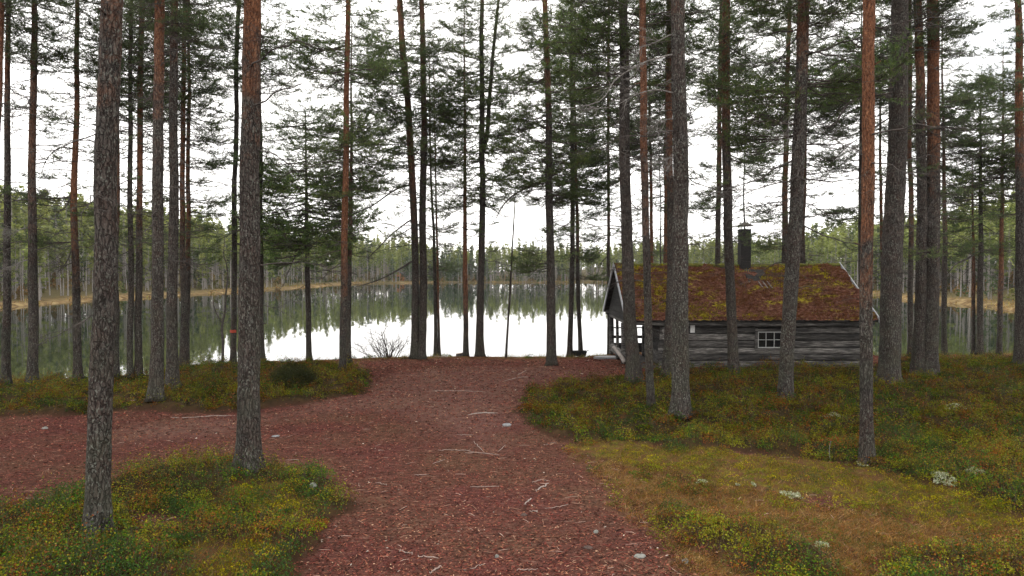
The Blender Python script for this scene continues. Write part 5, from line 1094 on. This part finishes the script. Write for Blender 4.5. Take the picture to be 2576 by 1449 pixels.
# sticks, roots and stones on the path
def stick(name, pts, wpx, lab, mat=STICK, lift=.0, cat='stick', grp=None):
    P = []
    q = smooth_path([(*p, 0) for p in pts], 12)[:, :2] if len(pts) > 2 else np.linspace(pts[0], pts[1], 9)
    for i, (x, y) in enumerate(q): g_ = at_ground(x, y); g_[2] += lift; P.append(g_)
    P = np.array(P); P[:, 0] += rng.normal(0, .008, len(P)); P[:, 1] += rng.normal(0, .02, len(P)); r = wpx * P[0][1] / FPX / 2; c = P[0].copy()
    r *= .62; m = len(P); rad = r * (.45 + .55 * np.sin(np.linspace(.25, 2.8, m))); mb = MB(); mb.tube(P - c, rad, 6, disp=lambda a, k: .25 * (vn(a * 2 + k, k * 1.7, 5) - .5))
    o = mb.build(name, mat, None, True, loc=c); tag(o, lab, cat, grp)
ROOT = mat_plain('grey_root', (.21, .175, .155), .85, .35, 12)
SG = 'sticks lying on the red path'; RG = 'bare roots crossing the red path'
for nm, pts, wp, lab in [
    ('stick', [(1102, 1134), (1150, 1133), (1192, 1138)], 3.2, 'long pale stick mid path, left one of a broken line of two'),
    ('stick', [(1172, 1140), (1215, 1141), (1257, 1146)], 3.2, 'long pale stick on the middle of the path, continuing the broken line to the right'),
    ('stick', [(1192, 1111), (1203, 1124), (1217, 1139)], 3, 'crooked pale stick touching the two long ones from above'),
    ('stick', [(1252, 1137), (1272, 1121)], 2.6, 'short slanting stick right of the two long pale ones'),
    ('stick', [(1088, 1169), (1119, 1157)], 2.6, 'short slanting stick below and left of the two long pale ones'),
    ('stick', [(1147, 1095), (1189, 1095)], 2.2, 'thin straight twig above the two long pale sticks'),
    ('stick', [(1043, 1196), (1079, 1195)], 3, 'short level stick left of the middle of the path'),
    ('stick', [(1183, 1227), (1257, 1225)], 3, 'straight level stick below the middle of the path'),
    ('stick', [(1373, 1282), (1429, 1272)], 3, 'thin stick slanting up to the right near the mossy edge of the path'),
    ('stick', [(1333, 1289), (1353, 1287)], 4.5, 'stubby pale stick left of the thin slanting one near the mossy edge'),
    ('stick', [(1006, 1385), (1022, 1392), (1037, 1397)], 5, 'pale peeling stick near the bottom of the picture, left piece'),
    ('stick', [(1049, 1399), (1080, 1402), (1104, 1406)], 5, 'grey white stick near the bottom of the picture, right of the peeling piece'),
    ('stick', [(1081, 1444), (1096, 1434), (1110, 1427)], 7, 'pale chunky broken stick at the bottom edge of the picture'),
    ('stick', [(1186, 1432), (1220, 1420)], 3.5, 'brown slanting twig at the bottom of the path'),
    ('stick', [(1296, 1437), (1354, 1434)], 4, 'long level stick at the bottom edge, right of the middle'),
    ('stick', [(1089, 984), (1150, 984), (1214, 986)], 2.4, 'longest straight stick far up the path near the water'),
    ('stick', [(946, 1214), (974, 1223)], 2.6, 'short stick pointing down right on the left side of the path'),
    ('stick', [(1303, 944), (1323, 933)], 2.6, 'short pale stick near the foot of the lone dark pine'),
    ('stick', [(62, 1256), (103, 1256)], 3, 'white straight stick on the far left above the foreground shrubs'),
    ('stick', [(720, 1158), (754, 1158)], 2.6, 'straight pale twig just right of the foot of the large path edge trunk'),
    ('stick', [(1339, 1214), (1360, 1209), (1382, 1210)], 3.5, 'pale bent twig just above the slanting grey root')]:
    stick(nm, pts, wp, lab, STICK, .012, 'stick', SG)
for nm, pts, wp, lab in [
    ('root', [(430, 1051), (480, 1050), (540, 1046), (590, 1046)], 6, 'long bare root along the far edge of the left path'),
    ('root', [(1348, 1236), (1362, 1226), (1380, 1216)], 9, 'thick grey root slanting up right on the lower path'),
    ('root', [(1320, 1269), (1327, 1262), (1337, 1254)], 9, 'knobbly end of root emerging below the thick slanting one'),
    ('root', [(1176, 1044), (1210, 1039), (1252, 1039)], 9, 'broad flat grey root humping out of the upper path'),
    ('root', [(1270, 958), (1300, 950), (1330, 948)], 4, 'thin root at the top of the path in front of the shore'),
    ('root', [(1366, 1120), (1385, 1115), (1405, 1113)], 4, 'short root beside the left tip of the right heather bed'),
    ('root', [(1060, 892), (1090, 896), (1125, 898)], 5, 'root spreading right from the foot of the leaning shore pine'),
    ('root', [(325, 1008), (370, 1003), (392, 1004)], 4, 'root running left from the foot of the stout scaly pine')]:
    stick(nm, pts, wp, lab, ROOT, -.004, 'root', RG)
def stone(px, py, wpx, hk, lab, mat, nm='stone', cat='stone'):
    c = at_ground(px, py); r = wpx * c[1] / FPX / 2; mb = MB(); n, m = 12, 7; sd_ = rng.uniform(0, 40)
    P = []
    for i in range(m):
        ph = math.pi * (i + .02) / (m - 1 + .04) - math.pi / 2; P.append([])
        for j in range(n):
            t = j / n * 6.283; k = 1 + .45 * (vn(sd_ + math.cos(t) * 1.5 + math.sin(ph), sd_ + math.sin(t) * 1.5, 3) - .5); P[-1].append((math.cos(ph) * math.cos(t) * r * k, math.cos(ph) * math.sin(t) * r * k * .75, math.sin(ph) * r * hk * k + r * hk * .25))
    mb.quadgrid(np.array(P), closed=True); o = mb.build(nm, mat, None, False, loc=c); tag(o, lab, cat)
stone(788, 1224, 21, .75, 'round white stone at the right edge of the near left moss patch', STONEW)
stone(113, 1079, 15, .6, 'lone flat pale stone on the far left of the path', STONEW)
stone(1275, 1071, 26, .4, 'bluish grey flat stone on the path near the tip of the right heather bed', STONE)
stone(180, 1257, 24, .45, 'flat grey brown stone just left of the biggest foreground trunk', STONE)
stone(199, 1269, 14, .5, 'pinkish white pebble beside the biggest foreground trunk', STONEW, 'pebble', 'pebble')
stone(1499, 1340, 15, .8, 'pale greenish stone on the bare ground at the lower right of the path', STONEW)
stone(1478, 1379, 26, .3, 'dark curled bark piece lying near the bottom of the path', BARKBIT, 'bark_piece', 'bark piece')
stone(1318, 1296, 18, .4, 'black charred wood piece with a pale tip on the lower path', BARKBIT, 'charred_piece', 'wood piece')
stone(1610, 1401, 30, .4, 'whitish blue flat stone at the bottom between path and brown grass', STONEW)
stone(1724, 1416, 18, .9, 'upright grey white stone at the bottom right of the path', STONEW)
stone(1250, 1402, 11, 1.2, 'small grey white bark curl standing at the bottom of the path', STONEW, 'bark_curl', 'bark curl')
stone(695, 1098, 24, .25, 'flat half buried stone on the path right of the large path edge trunk', STONE)

# little red leaved seedling before the orange foreground trunk
c = at_ground(2090, 1158); sdl = empty('seedling', c); tag(sdl, 'tiny seedling with red leaves on a bare stem, left of the bright orange foreground pine', 'seedling')
mb = MB(); st = smooth_path([(0, 0, -.02), (-.03, 0, .12), (-.02, 0, .28), (.0, 0, .36)], 8); mb.tube(st, np.linspace(.008, .004, 8), 5); mb.build('stem', DEAD, sdl, True)
P = rng.normal(0, 1, (90, 3)) * [.11, .08, .05] + [0, 0, .36]; V, F, cc = leaf_quads(P, rng, .035, pal(rng, 90, [(.19, .055, .035), (.15, .075, .03)]), .6); mb = MB(); mb.add(V, F, 0, cc); mb.build('leaves', LEAF, sdl)

# ------------------------------------------------------------ damp air over the lake
HZ = bpy.data.materials.new('damp_air'); HZ.use_nodes = True; hn = HZ.node_tree; hn.nodes.clear()
ho = hn.nodes.new('ShaderNodeOutputMaterial'); hv = hn.nodes.new('ShaderNodeVolumePrincipled')
hv.inputs['Color'].default_value = (.86, .90, .96, 1); hv.inputs['Density'].default_value = .00012; hv.inputs['Anisotropy'].default_value = .2
hn.links.new(hv.outputs[0], ho.inputs['Volume'])
mb = MB(); mb.box((-436, -76, -6), (436, 486, 42)); hz = mb.build('haze', HZ); tag(hz, kind='stuff')
